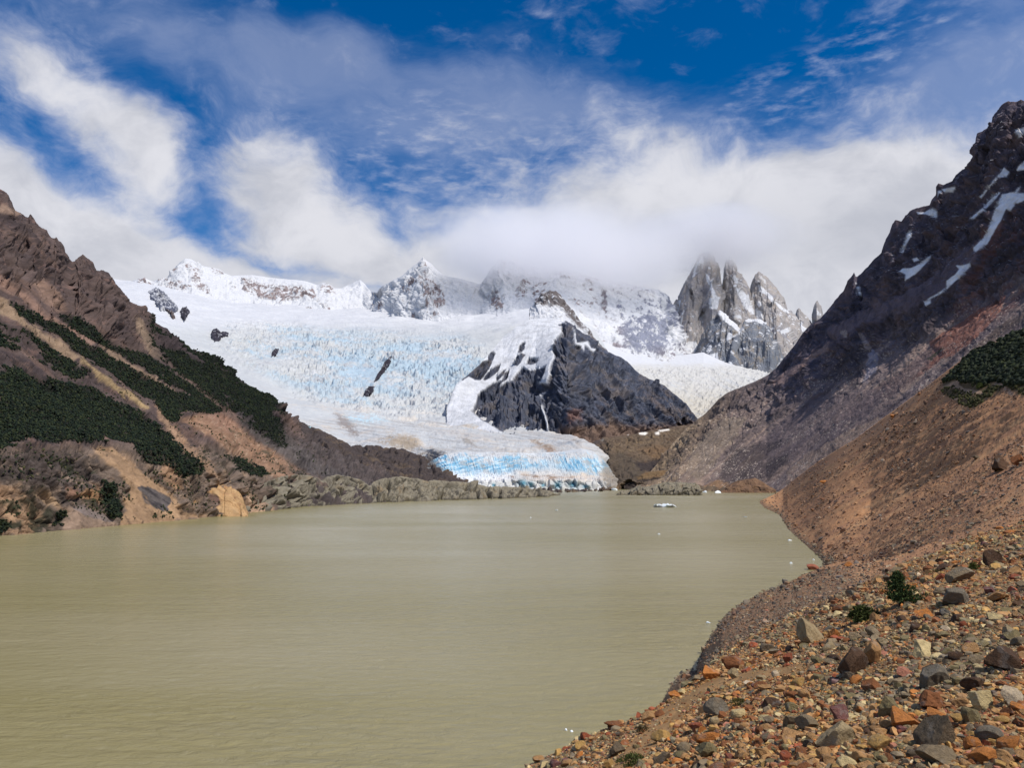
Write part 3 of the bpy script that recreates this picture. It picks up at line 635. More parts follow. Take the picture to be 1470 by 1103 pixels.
# broken blue front of the glacier above the lake
FRONT = [
    [(612, 716, 1740), (640, 704, 1790), (680, 705, 1745), (720, 705, 1745), (830, 704.5, 1755), (862, 704.5, 1755), (885, 704.5, 1755)],
    [(612, 700, 1770), (640, 695, 1800), (680, 699, 1775), (700, 694, 1768), (740, 689, 1765), (780, 688, 1768), (830, 689, 1772), (862, 691, 1775), (885, 700, 1775)],
    [(612, 690, 1840), (640, 690, 1840), (680, 692, 1840), (700, 689, 1840), (740, 683, 1850), (780, 681, 1850), (830, 684, 1850), (862, 686, 1850), (885, 697, 1840)],
    [(612, 676, 1900), (640, 664, 1915), (660, 657, 1930), (700, 656, 1940), (760, 657, 1940), (800, 655, 1940), (835, 650, 1940), (855, 655, 1940), (868, 668, 1920), (885, 690, 1880)],
    [(612, 664, 1980), (640, 652, 1990), (660, 649.5, 2000), (700, 649, 2010), (760, 651, 2010), (800, 649, 2010), (835, 644, 2010), (852, 648, 2000), (868, 662, 1980), (885, 686, 1930)],
]
def front_disp(P, px, py, N, s):
    ang = np.interp(px, [640, 720, 780, 860], [-0.8, -0.3, 0.25, 0.75])
    u = px * np.cos(ang) + (py - 670) * 1.5 * np.sin(ang); v = -px * np.sin(ang) + (py - 670) * 1.5 * np.cos(ang)
    q = np.stack([u / 5.0, v / 6.0, s[:, None] * 2 + 0 * u], -1)
    wv = fbm(q, 0.5, 3, seed=111)
    d1, d2, cv = worley(np.stack([u / 3.4, v / 4.2, 0 * u + .4], -1) + wv[..., None] * .8, 18)
    r = ridged(q + wv[..., None] * 1.2, 0.9, 4, 0.5, seed=112) * .4 + np.minimum(d2 - d1, .4) * .9 + (cv - .5) * .5
    body = sstep(py, 646, 655) * (1 - sstep(py, 686, 694))
    cl = sstep(py, 687, 691)
    e1, e2, ev = worley(P / np.array([14.0, 14.0, 26.0]), 19)
    front_disp.r = np.clip(r, 0, 1)
    return body * ((r - 0.35) * 3.2 + fbm(P, 1 / 14., 4, .65, seed=115) * 4 + fbm(P, 1 / 45., 3, .6, seed=116) * 9) + cl * ((ev - 0.5) * 12 + (np.minimum(e2 - e1, 0.35) - 0.2) * 18)
def front_color(P, px, py, N, s):
    n = fbm(P, 1 / 25.0, 5, 0.6, seed=121); n2 = fbm(P, 1 / 70.0, 3, seed=122); r = front_disp.r
    c = np.ones(P.shape) * lin(204, 207, 210, .9)
    blue = sstep(py + n * 14 + n2 * 10 + perp_noise(px, py, 60, 12, 4, 17) * 22 + fbm(np.stack([px / 30., px * 0, px * 0 + 5], -1), 1., 3, seed=125) * 14, 650, 664) * (1 - sstep(py + n * 6 - 10 * np.exp(-((px - 690) / 50.) ** 2) + np.interp(px, [640, 760, 800, 860], [3, 7, 5, -6]), 672, 686)) * (1 - 0.6 * np.exp(-((px - 792) / 13.0) ** 2))
    c = mixc(c, blue * (0.45 + 0.5 * sstep(r, 0.6, 0.2)), lin(116, 174, 204)); w_ = sstep(px, 720, 790)[..., None] if False else sstep(px, 720, 790)
    st = perp_noise(px, py, 165, 16, 2.4, 34) * (1 - w_) + perp_noise(px, py, 52, 13, 2.4, 35) * w_
    c = mixc(c, blue * sstep(st + (r - .5) * .3, .02, .22) * 0.8, lin(208, 226, 236)); c = mixc(c, blue * sstep(-st, .06, .3) * .7, lin(78, 146, 186))
    c = mixc(c, sstep(fbm(P, 1 / 48., 4, .6, seed=126), .12, .3) * .6, lin(208, 214, 218)); c = mixc(c, sstep(-fbm(P, 1 / 40., 4, .6, seed=127), .14, .3) * .5, lin(176, 168, 158))
    low = sstep(py + n * 8, 672, 686)
    c = mixc(c, low * sstep(px, 720, 760) * (0.5 + n), lin(206, 190, 174)); c = mixc(c, low * (1 - sstep(px, 715, 745)) * 0.7, lin(228, 230, 234))
    c = mixc(c, soft(px, py + n * 3, [(705, 690), (735, 683), (780, 682), (830, 686), (800, 689), (750, 687)], 3.0) * sstep(n + perp_noise(px, py, 5, 14, 5, 33) * .8, -.05, .25) * 0.8, lin(128, 100, 76))
    cl = sstep(py, 689, 692)
    c = mixc(c, cl * 0.8, lin(200, 200, 196))
    for cx, cy, w, h in ((750, 694, 8, 6), (763, 696, 5, 5), (709, 697, 3, 4), (801, 697, 7, 6), (823, 696, 8, 6), (840, 699, 6, 3), (780, 697, 4, 3)):
        c = mixc(c, np.exp(-(((px - cx + n * 4) / w) ** 2 + ((py - cy) / h) ** 2) * 1.2) * 0.95, lin(58, 128, 150))
    c = mixc(c, (1 - sstep(px + n * 10 + (py - 690) * -0.6, 634, 652)) * 0.85, lin(98, 90, 82)); c = mixc(c, sstep(px + n * 12, 858, 874) * 0.8, lin(126, 116, 104))
    return c * (1 + 0.12 * n[..., None])
front_o, *_ = sheet('glacier_front', FRONT, np.linspace(612, 885, 620), (26, 24, 150, 30), M_ICE, front_disp, front_color, crest_w=0.5, taper=0.02, sm=2, back=(1.03, 0.9), linear=False)
tag(front_o, 'broken blue and dirty white ice front standing in the lake', 'glacier', kind='structure')

# ------------------------------------------------------------------ dark pyramid peak between the two glaciers
M_PEAK = mat_ground('peak_rock', 0.02, 0.30, 0.7, 12.0)
PEAK = [
    [(640, 640, 2900), (690, 630, 2850), (730, 628, 2800), (780, 630, 2750), (820, 640, 2800), (870, 634, 2930), (900, 630, 3060), (950, 622, 3220), (1000, 614, 3360), (1040, 612, 3420)],
    [(640, 618, 3000), (680, 606, 3000), (730, 616, 2900), (780, 618, 2880), (820, 622, 2880), (870, 615, 3020), (900, 606, 3120), (950, 604, 3260), (1000, 606, 3380), (1040, 612, 3440)],
    [(640, 592, 3200), (655, 572, 3350), (680, 566, 3450), (730, 562, 3480), (770, 552, 3400), (795, 540, 3200), (806, 536, 3130), (814, 534, 3130), (830, 538, 3230), (850, 546, 3330), (880, 556, 3360), (920, 570, 3450), (960, 584, 3500), (1000, 604, 3450), (1040, 614, 3450)],
    [(640, 585, 3300), (655, 552, 3450), (670, 540, 3550), (690, 522, 3700), (705, 505, 3900), (722, 485, 4100), (740, 470, 4200), (760, 459, 4300), (780, 456, 4350), (796, 457, 4350), (806, 463, 4300), (812, 461, 4260), (818, 463, 4250), (826, 470, 4250), (836, 477, 4250), (850, 486, 4230), (862, 495, 4200), (874, 504, 4150), (890, 512, 4100), (902, 520, 4050), (912, 530, 4020), (925, 540, 3980), (940, 547, 3930), (955, 553, 3880), (965, 562, 3820), (975, 571, 3760), (985, 579, 3700), (994, 589, 3640), (1002, 600, 3580), (1010, 608, 3520), (1040, 616, 3450)],
]
PEAK = [PEAK[0], PEAK[1]] + [[(x, y, 2900 + (d - 2900) * .78) for x, y, d in L] for L in PEAK[2:]]
PSNOW = [(640, 590), (655, 548), (690, 505), (722, 478), (760, 450), (808, 452), (812, 463), (806, 470), (806, 484), (795, 488), (793, 505), (797, 510), (790, 530), (789, 538), (785, 546), (777, 549), (780, 540), (785, 526), (772, 530), (762, 533), (752, 528), (745, 532), (735, 545), (726, 551), (716, 556), (728, 543), (718, 548), (706, 552), (697, 560), (690, 562), (684, 575), (680, 588), (676, 590), (690, 602), (705, 612), (725, 622), (640, 640)]
POUT = [[(655, 542), (660, 536), (667, 529), (672, 530), (676, 524), (690, 519), (700, 518), (703, 506), (708, 505), (710, 509), (707, 518), (702, 530), (695, 541), (690, 546), (682, 546), (672, 541), (664, 547)], [(694, 545), (700, 536), (710, 527), (718, 524), (716, 532), (706, 541), (697, 547)], [(743, 507), (746, 497), (752, 491), (755, 493), (753, 501), (747, 507)], [(737, 524), (741, 513), (749, 507), (754, 509), (750, 518), (742, 526)], [(756, 523), (760, 515), (774, 516), (770, 521), (760, 524)],
        [(712, 543), (722, 532), (727, 530), (722, 540), (714, 548)], [(724, 536), (732, 532), (728, 545), (720, 551)], [(801, 466), (811, 464), (808, 468), (802, 468)], [(800, 484), (806, 479), (807, 484), (800, 488)]]
PWHITE = [[(822, 470), (826, 480), (828, 492), (836, 492), (844, 490), (848, 500), (856, 502), (852, 506), (846, 502), (840, 494), (838, 505), (834, 496), (826, 495), (824, 486)], [(772, 550), (782, 545), (788, 532), (790, 537), (784, 551), (774, 551)], [(774, 566), (778, 568), (777, 572)], [(778, 580), (782, 592), (786, 606), (788, 622), (786, 622), (783, 606), (777, 585)]]
def peak_masks(px, py, P):
    n = fbm(P, 1 / 60.0, 5, 0.6, seed=131); m = fbm(P, 1 / 60.0, 5, 0.6, seed=132)
    qx, qy = px + n * 4, py + m * 3.5
    sn = soft(qx, qy, PSNOW, 1.0)
    for p in POUT: sn = sn * (1 - soft(px + n * 3, py + m * 2, p, 0.8))
    for p in PWHITE: sn = np.maximum(sn, soft(px + n * 2, py + m * 2, p, 0.8) * 0.95)
    return sn
def peak_disp(P, px, py, N, s):
    sn = peak_masks(px, py, P); q = P * np.array([1, 1, 0.35])
    r = ridged(q, 1 / 330.0, 6, 0.55, seed=133) - 0.45; f = fbm(P, 1 / 70.0, 5, 0.6, seed=134)
    d1, d2, cv = worley(P * [1, 1, .5] / 75.0 + f[..., None] * 0.5, 23)
    rb = np.where(px < 790, ribs(px, py, 118, 60, 11, 51, 6, .6), ribs(px, py, 52, 70, 11, 52, 6, .6)); w = sstep(px, 770, 815); rb = ribs(px, py, 112, 80, 15, 51, 6, .52) * (1 - w) + ribs(px, py, 48, 90, 15, 52, 6, .52) * w
    hf = fbm(P * [1, 1, .6], 1 / 32.0, 5, .68, seed=53); e, c = facets(px, py, 85, 12, 4.5, 77); e2, c2 = facets(px, py, 60, 5, 3, 78); globals()['PFAC'] = c * .6 + c2 * .5
    return (1 - 0.94 * sn) * (r * 75 + f * 14 + rb * 56 + hf * 7 + (slabs(px, py, P[..., 1], 100, 15, 8, 71)[0] * (1 - w) + slabs(px, py, P[..., 1], 50, 17, 8, 72)[0] * w) * .95 + slabs(px, py, P[..., 1], 75, 6, 4, 73)[0] * .8) + sn * 8 + 40 * np.exp(-((px - 832) / 6.) ** 2) * -1 * sstep(py, 490, 520)
def peak_color(P, px, py, N, s):
    sn = peak_masks(px, py, P); n = fbm(P, 1 / 90.0, 6, 0.6, seed=135); n2 = fbm(P * [1, 1, .4], 1 / 25., 5, .6, seed=136)
    c = np.ones(P.shape) * lin(66, 70, 82)
    c = mixc(c, sstep(n, 0.0, 0.3) * 0.7, lin(88, 82, 80)); c = mixc(c, sstep(n2, 0.1, 0.4) * 0.5, lin(106, 100, 98)); c = mixc(c, sstep(-n, 0.1, 0.3) * 0.7, lin(50, 55, 68))
    hf = fbm(P, 1 / 18.0, 5, .7, seed=137); c = c * (1 + (.7 * np.clip(hf, -.5, .6) + PFAC * .45)[..., None])
    rt = sstep(px + (py - 560) * 0.3, 830, 900) * sstep(py, 540, 590)
    c = mixc(c, rt * sstep(perp_noise(px, py, 38, 70, 8, 9) + n2 * 0.3, -0.02, 0.25) * 0.5, lin(108, 94, 86))
    c = mixc(c, sstep(py + n * 12, 604, 616) * sstep(px, 795, 815) * 0.8, lin(104, 84, 70)); c = mixc(c, soft(px + n * 14, py + n2 * 8, [(810, 590), (832, 588), (834, 604), (812, 606)], 4) * 0.7, lin(118, 88, 76))
    return mixc(c * (1.32 + .1 * n[..., None]), sn, SNOW * (1 + .12 * n2[..., None]))
peak_o, *_ = sheet('rock_peak', PEAK, np.linspace(640, 1040, 560), (30, 130, 180), M_PEAK, peak_disp, peak_color, sink=60, crest_w=0.12, taper=0.06, sm=6, back=(1.25, 0.3))
tag(peak_o, 'dark pyramid of bare rock between the two glaciers, snow on its left shoulder', 'mountain', kind='structure')

# streaky spur that runs down behind the pyramid
SPUR = [[(760, 470, 4500), (800, 470, 4500), (850, 520, 4400), (910, 560, 4300)],
        [(760, 448, 4900), (775, 440, 4900), (800, 446, 4900), (830, 470, 4800), (860, 500, 4700), (890, 530, 4600), (910, 545, 4500)],
        [(760, 446, 5200), (772, 430, 5200), (780, 420, 5200), (790, 415, 5200), (798, 417, 5200), (806, 424, 5200), (812, 434, 5150), (820, 444, 5100), (828, 454, 5050), (836, 463, 5000), (846, 474, 4950), (856, 487, 4900), (866, 498, 4850), (880, 511, 4800), (895, 524, 4700), (910, 540, 4600)]]
def spur_color(P, px, py, N, s):
    n = fbm(P * [1, 1, .5], 1 / 45.0, 5, 0.65, seed=141); e = (py - np.interp(px, [772, 800, 830, 870, 910], [440, 440, 470, 508, 545]))
    c = np.ones(P.shape) * lin(104, 98, 98); c = mixc(c, sstep(n, 0.05, 0.3) * 0.6, lin(74, 70, 74))
    return mixc(c, np.maximum(sstep(n + N[..., 2] * 0.25, 0.22, 0.36) * 0.9, sstep(e + n * 10, -6, 2)), SNOW)
spur_o, *_ = sheet('rock_spur', SPUR, np.linspace(760, 910, 220), (40, 80), M_PEAK, lambda P, px, py, N, s: crag_disp(16.0, 70.0, 29, (1, 1, .6))(P, px, py, N, s) + slabs(px, py, P[..., 1], 55, 9, 5, 87)[0] * .7, spur_color, crest_w=0.5, sm=3, back=(1.06, 0.5))
tag(spur_o, 'brown rock spur streaked with snow behind the dark pyramid peak', 'mountain', kind='structure')

# ------------------------------------------------------------------ snow mountains at the head of the valley
M_SNOWROCK = mat_ground('snow_mountain', 0.008, 0.07, 0.35, 18.0, rough=0.75)
RCREST = [(140, 432, 6900), (165, 418, 6900), (178, 411, 6950), (184, 408, 6950), (190, 403, 6950), (198, 400, 6950), (206, 398, 6950), (214, 402, 6950), (220, 404, 6950), (228, 400, 6950), (240, 399, 7000), (246, 392, 7050), (251, 384, 7100), (258, 377, 7150), (266, 371, 7200), (274, 372, 7250), (282, 377, 7300), (292, 382, 7300), (304, 384, 7350), (316, 387, 7400), (322, 392, 7400), (332, 396, 7400), (345, 395, 7450), (362, 395, 7450), (385, 398, 7500), (405, 400, 7500), (425, 402, 7500), (440, 404, 7500), (455, 409, 7550), (463, 406, 7550), (472, 408, 7550), (480, 414, 7600), (490, 414, 7800), (500, 409, 8000), (508, 405, 8000), (517, 402, 8000), (524, 408, 7900), (532, 418, 7700), (540, 420, 7300), (546, 412, 7100), (556, 406, 7050), (568, 401, 7000), (578, 395, 6950), (586, 387, 6950), (594, 381, 6950), (602, 375, 6950), (607, 368, 6950), (612, 374, 6950), (620, 379, 6950), (628, 388, 6950), (638, 395, 6950), (650, 398, 7000), (662, 400, 7050), (676, 404, 7100), (690, 408, 7100), (698, 396, 7050), (705, 384, 7050), (713, 375, 7050), (722, 368, 7050), (730, 366, 7100), (740, 374, 7100), (756, 380, 7150), (775, 384, 7200), (800, 382, 7200), (815, 386, 7200), (830, 392, 7200), (850, 398, 7200), (870, 402, 7250), (890, 404, 7300), (910, 410, 7300), (930, 414, 7350), (945, 416, 7400), (958, 424, 7450), (970, 450, 7450), (982, 490, 7450), (1000, 530, 7450)]
RMID = [(140, 436, 6500), (200, 416, 6600), (250, 410, 6700), (275, 408, 6700), (320, 420, 6900), (360, 430, 7000), (420, 432, 7050), (470, 430, 7100), (520, 432, 7400), (540, 438, 7000), (575, 425, 6700), (607, 410, 6600), (640, 425, 6700), (690, 435, 6800), (720, 415, 6750), (760, 425, 6700), (800, 420, 6600), (850, 450, 6500), (900, 460, 6500), (950, 470, 6600), (970, 490, 6700), (1000, 536, 6800)]
RBASE = [(140, 444, 6200), (200, 436, 6250), (250, 432, 6400), (300, 440, 6500), (350, 450, 6550), (450, 456, 6700), (520, 462, 6800), (600, 470, 6350), (680, 470, 6250), (740, 466, 6000), (790, 475, 5800), (830, 500, 5600), (870, 512, 5500), (900, 522, 5500), (960, 528, 5600), (1000, 542, 5700)]
ROCKS = [  # outcrops of the snow mountains: outline, strength
    ([(267, 378), (276, 380), (285, 385), (289, 395), (288, 402), (294, 408), (298, 416), (303, 424), (296, 422), (286, 414), (278, 406), (272, 398), (270, 388)], 0.95), ([(247, 386), (254, 380), (256, 384), (250, 394), (245, 396)], 0.8), ([(302, 380), (314, 382), (321, 390), (318, 395), (306, 390)], 0.7), ([(300, 396), (306, 398), (305, 403), (299, 400)], 0.5),
    ([(346, 397), (356, 400), (372, 406), (390, 408), (410, 410), (430, 413), (448, 416), (456, 424), (454, 432), (440, 426), (425, 430), (415, 432), (400, 432), (388, 430), (372, 428), (360, 424), (350, 418), (347, 408)], 0.92), ([(456, 410), (466, 406), (476, 410), (482, 420), (474, 422), (460, 416)], 0.75), ([(440, 416), (455, 428), (466, 436), (478, 430), (482, 434), (470, 448), (462, 440), (448, 430)], 0.7), ([(326, 408), (340, 408), (342, 414), (330, 416)], 0.5), ([(376, 438), (394, 440), (406, 445), (398, 446), (380, 442)], 0.75), ([(436, 443), (446, 442), (450, 450), (440, 452)], 0.8),
    ([(178, 410), (188, 404), (190, 412), (182, 416)], 0.8), ([(195, 402), (206, 397), (216, 402), (222, 406), (208, 408), (196, 412)], 0.8), ([(218, 402), (240, 398), (246, 402), (230, 405)], 0.6), ([(225, 408), (245, 404), (262, 402), (274, 412), (262, 416), (250, 424), (240, 420), (232, 414)], 0.7),
    ([(604, 372), (608, 368), (612, 374), (614, 384), (606, 382)], 0.6), ([(582, 398), (592, 398), (596, 405), (588, 410), (582, 404)], 0.85), ([(573, 410), (586, 413), (590, 421), (578, 418)], 0.85), ([(549, 420), (560, 418), (566, 426), (556, 428)], 0.85), ([(534, 434), (544, 432), (550, 440), (540, 445)], 0.8), ([(575, 425), (584, 430), (590, 440), (578, 434)], 0.6), ([(590, 452), (596, 450), (600, 464), (594, 468)], 0.85),
    ([(600, 390), (612, 388), (622, 400), (636, 416), (648, 428), (640, 434), (632, 444), (620, 446), (608, 440), (608, 428), (604, 410), (598, 402)], 0.78), ([(608, 446), (626, 444), (632, 452), (618, 456), (610, 452)], 0.85),
    ([(704, 418), (712, 414), (718, 424), (724, 440), (712, 444), (700, 436)], 0.85), ([(722, 418), (727, 424), (724, 430)], 0.7), ([(704, 386), (716, 376), (728, 372), (740, 380), (742, 398), (736, 414), (730, 400), (720, 392), (708, 398)], 0.35), ([(742, 410), (752, 396), (764, 406), (758, 424), (748, 436), (740, 426)], 0.7), ([(764, 412), (774, 406), (786, 404), (782, 420), (772, 434), (762, 424)], 0.75), ([(800, 388), (815, 388), (824, 396), (818, 408), (806, 402)], 0.5),
    ([(814, 430), (840, 430), (856, 436), (840, 438), (820, 435)], 0.6), ([(862, 414), (872, 416), (874, 440), (872, 456), (866, 446)], 0.7), ([(886, 428), (892, 440), (898, 462), (892, 460), (886, 444)], 0.7), ([(884, 470), (905, 460), (930, 452), (950, 450), (962, 470), (956, 500), (940, 508), (920, 500), (905, 498), (890, 485)], 0.62), ([(902, 480), (912, 482), (924, 500), (918, 506), (904, 494)], 0.8), ([(940, 500), (950, 500), (952, 508), (944, 512)], 0.8), ([(960, 420), (975, 415), (985, 440), (975, 460), (960, 470), (955, 445)], 0.7), ([(836, 396), (852, 402), (850, 420), (838, 414)], 0.5), ([(880, 490), (895, 495), (892, 502), (880, 498)], 0.7),
]
def range_rock(P, px, py):
    n = fbm(P * [1, 1, .5], 1 / 130.0, 5, 0.65, seed=151); m = fbm(P, 1 / 130.0, 5, 0.65, seed=152); k = fbm(P * [1, 1, .3], 1 / 55.0, 5, 0.74, seed=153) * 1.5
    qx, qy = px + n * 7, py + m * 7
    r = np.zeros(px.shape)
    for p, a in ROCKS:
        r = np.maximum(r, soft(qx, qy, p, 3.0) * a * .74)
    wall = sstep(px, 790, 860) * (.16 + .14 * sstep(px, 870, 930))
    return np.clip(sstep(r + k * 1.15 + wall * 1.2, 0.50, 0.72) * np.maximum(sstep(r, 0.05, 0.3), wall * 4), 0, 1)
def range_disp(P, px, py, N, s):
    q = P * [1, 1, .4]; rk = range_rock(P, px, py)
    r = ridged(q, 1 / 420.0, 6, 0.55, seed=154) - 0.45; f = fbm(P * [1, 1, .5], 1 / 110.0, 5, 0.6, seed=155)
    steep = sstep(1 - N[..., 2], 0.2, 0.6) * 0.7 + 0.3
    return steep * (r * 120 + f * 60) + rk * (f * 50 + 10) + fbm(P, 1 / 220., 4, .6, seed=158) * 30 + steep * (slabs(px, py, P[..., 1], 85, 18, 10, 79)[0] * .6 + slabs(px, py, P[..., 1], 70, 7, 5, 80)[0] * .5 + fbm(P, 1 / 50., 5, .66, seed=159) * 34)
def range_color(P, px, py, N, s):
    rk = range_rock(P, px, py); n = fbm(P, 1 / 100.0, 5, 0.6, seed=156)
    c = np.ones(P.shape) * SNOW
    rc = np.ones(P.shape) * lin(140, 128, 128); rc = mixc(rc, sstep(n, 0., .3), lin(108, 98, 100)); rc = mixc(rc, soft(px, py, [(870, 420), (980, 400), (990, 500), (900, 520)], 20), lin(132, 136, 152))
    return c + (rc - c) * rk[..., None]
range_o, *_ = sheet('snow_mountain', [RBASE, RMID, RCREST], np.linspace(140, 1000, 900), (110, 120), M_SNOWROCK, range_disp, range_color, crest_w=0.12, taper=0.12, sm=4, back=(1.2, 0.4))
tag(range_o, 'white snow covered mountain chain with grey rock bands behind the icefall', 'mountain', kind='structure')

# ------------------------------------------------------------------ granite towers
M_GRAN = mat_ground('granite', 0.010, 0.16, 0.5, 14.0, rough=0.85)
def tower(name, crest, mid, base, cols, rows, snow, rock, label, streak=1.0, seed=0, disp=1.0, snowy=0.0):
    def dsp(P, px, py, N, s):
        q = P * [1, 1, .16]
        r = ridged(q, 1 / 150.0, 5, 0.55, seed=seed + 1) - 0.45; f = fbm(P * [1, 1, .3], 1 / 60.0, 5, 0.6, seed=seed + 2)
        e, c = facets(px, py, 92, 46, 5.5, seed + 9); e2, c2 = facets(px, py, 70, 9, 4, seed + 10)
        return disp * (r * 40 + f * 14 + c * 22 + slabs(px, py, P[..., 1], 95, 40, 9, seed + 11)[0] * .7 + slabs(px, py, P[..., 1], 80, 10, 4.5, seed + 12)[0] * .4)
    def colr(P, px, py, N, s):
        n = fbm(P * [1, 1, .12], 1 / 60.0, 5, 0.6, seed=seed + 3); n2 = fbm(P, 1 / 140.0, 4, seed=seed + 4); k = fbm(P * [1, 1, .5], 1 / 55.0, 5, 0.65, seed=seed + 5)
        c = np.ones(P.shape) * rock[0]; c = mixc(c, sstep(n, -0.05, 0.3) * streak, rock[1]); c = mixc(c, sstep(n2, 0.05, 0.3) * 0.7, rock[2])
        qx, qy = px + k * 4, py + n2 * 4
        m = np.zeros(px.shape)
        for p, a in snow: m = np.maximum(m, sstep(soft(qx, qy, p, 1.4) * a + k * (0.9 if a < 0.9 else 0.15), 0.45, 0.62))
        m = np.maximum(m, sstep(k + N[..., 2] * 0.45 + snowy, 0.50, 0.62))
        return mixc(c, m, SNOW)
    o, *_ = sheet(name, [base, mid, crest], cols, rows, M_GRAN, dsp, colr, crest_w=0.5, taper=0.12, sm=3, back=(1.04, 0.5))
    return tag(o, label, 'mountain', kind='structure')
GR = (lin(150, 146, 145), lin(170, 159, 150), lin(126, 126, 134)); GRB = (lin(112, 116, 124), lin(142, 132, 120), lin(92, 100, 114))
tower('granite_tower', [(944, 505, 7900), (952, 478, 7900), (958, 462, 7900), (964, 446, 7900), (970, 432, 7900), (977, 419, 7900), (982, 409, 7900), (988, 398, 7900), (993, 388, 7900), (998, 376, 7900), (1003, 366, 7900), (1010, 361, 7900), (1018, 362, 7900), (1025, 368, 7900), (1030, 380, 7900), (1033, 392, 7900), (1036, 408, 7900), (1041, 420, 7900), (1050, 440, 7900), (1062, 470, 7900)],
      [(944, 512, 7500), (960, 490, 7450), (975, 455, 7400), (990, 440, 7420), (1010, 430, 7520), (1022, 426, 7300), (1034, 430, 7420), (1045, 450, 7500), (1062, 480, 7500)],
      [(944, 525, 7000), (960, 522, 6900), (980, 520, 6900), (1000, 515, 7000), (1022, 505, 7000), (1062, 505, 7050)], np.linspace(944, 1062, 240), (90, 130),
      [([(1012, 392), (1017, 396), (1022, 408), (1028, 424), (1034, 426), (1028, 432), (1022, 424), (1016, 408)], 0.95), ([(1018, 428), (1034, 426), (1030, 444), (1018, 446)], 0.8), ([(996, 376), (1010, 366), (1012, 384), (1000, 396), (994, 402)], 0.55), ([(958, 470), (968, 448), (974, 430), (978, 432), (970, 460), (962, 486), (955, 505), (950, 505)], 0.75), ([(966, 490), (975, 470), (982, 440), (984, 440), (978, 470), (970, 496)], 0.7), ([(975, 492), (1000, 490), (1005, 505), (980, 512)], 0.8)],
      GR, 'tall tan granite tower with its summit in cloud', 0.8, 200, 0.55)
tower('granite_tower', [(1028, 470, 8050), (1034, 430, 8050), (1037, 402, 8050), (1039, 384, 8050), (1042, 374, 8050), (1047, 370, 8050), (1053, 373, 8050), (1057, 382, 8050), (1061, 390, 8050), (1066, 394, 8050), (1070, 402, 8050), (1074, 410, 8050), (1079, 420, 8050), (1084, 434, 8050), (1092, 450, 8050), (1104, 480, 8050)],
      [(1028, 480, 7500), (1040, 440, 7550), (1055, 425, 7450), (1068, 440, 7600), (1090, 470, 7650), (1104, 495, 7650)], [(1028, 510, 7100), (1060, 505, 7100), (1104, 510, 7200)], np.linspace(1028, 1104, 170), (80, 110),
      [([(1056, 412), (1064, 414), (1074, 424), (1080, 440), (1084, 452), (1074, 448), (1064, 434)], 0.95), ([(1048, 396), (1056, 394), (1062, 404), (1056, 414), (1050, 408)], 0.55), ([(1050, 448), (1064, 452), (1066, 458), (1052, 456)], 0.7)],
      GR, 'narrow grey granite tower just right of the tallest tower', 0.6, 220, 0.55, 0.06)
tower('granite_tower', [(1068, 480, 8150), (1074, 440, 8150), (1077, 418, 8150), (1080, 402, 8150), (1084, 394, 8150), (1089, 389, 8150), (1094, 392, 8150), (1098, 395, 8150), (1103, 398, 8150), (1108, 405, 8150), (1113, 412, 8150), (1119, 420, 8150), (1125, 428, 8150), (1129, 437, 8150), (1131, 443, 8150), (1136, 446, 8100), (1141, 452, 8050), (1146, 462, 8000), (1151, 474, 8000), (1158, 492, 8000), (1166, 512, 8000)],
      [(1068, 490, 7650), (1080, 460, 7750), (1095, 440, 7700), (1115, 442, 7550), (1130, 458, 7500), (1145, 480, 7550), (1166, 520, 7600)], [(1068, 520, 7100), (1100, 530, 7000), (1130, 545, 6900), (1166, 550, 7000)], np.linspace(1068, 1166, 210), (100, 120),
      [([(1088, 408), (1094, 412), (1104, 422), (1114, 434), (1126, 442), (1134, 450), (1130, 450), (1116, 440), (1100, 426), (1090, 416)], 0.95), ([(1080, 444), (1092, 446), (1096, 456), (1084, 460), (1078, 452)], 0.9), ([(1120, 476), (1134, 468), (1134, 476), (1122, 482)], 0.85), ([(1078, 414), (1086, 424), (1098, 440), (1104, 452), (1092, 444), (1080, 428)], 0.5)],
      GR, 'broad grey granite tower with a snow ledge, third from the tallest', 0.6, 240, 0.5, 0.04)
tower('granite_buttress', [(992, 520, 6900), (998, 500, 6900), (1004, 488, 6900), (1012, 470, 6900), (1020, 460, 6900), (1028, 452, 6950), (1033, 445, 6950), (1040, 450, 6900), (1050, 458, 6850), (1058, 466, 6800), (1064, 474, 6780), (1068, 459, 6800), (1075, 457, 6850), (1088, 458, 6850), (1100, 462, 6800), (1104, 468, 6780), (1110, 478, 6780), (1116, 492, 6780), (1122, 506, 6780), (1127, 518, 6780), (1132, 530, 6780), (1140, 545, 6780)],
      [(992, 526, 6600), (1010, 500, 6550), (1035, 480, 6480), (1052, 480, 6400), (1058, 490, 6430), (1075, 485, 6330), (1095, 490, 6260), (1106, 496, 6180), (1118, 512, 6350), (1140, 548, 6500)], [(992, 530, 6300), (1020, 528, 6200), (1060, 534, 6050), (1095, 540, 5950), (1120, 542, 5950), (1140, 556, 6000)], np.linspace(992, 1140, 300), (110, 130),
      [([(1028, 444), (1036, 443), (1048, 454), (1058, 464), (1066, 470), (1064, 480), (1054, 472), (1042, 462), (1032, 454)], 0.98), ([(1066, 457), (1080, 455), (1095, 460), (1112, 464), (1100, 466), (1086, 462), (1070, 460)], 0.98), ([(1014, 500), (1022, 480), (1026, 490), (1020, 508), (1012, 514)], 0.55), ([(1014, 510), (1030, 506), (1032, 516), (1020, 522), (1012, 520)], 0.95), ([(1044, 478), (1052, 476), (1052, 488), (1044, 488)], 0.7), ([(1098, 464), (1104, 470), (1116, 496), (1124, 510), (1118, 506), (1104, 480)], 0.4)],
      GRB, 'dark vertical granite wall with snow caps below the towers', 0.75, 260, 0.5)
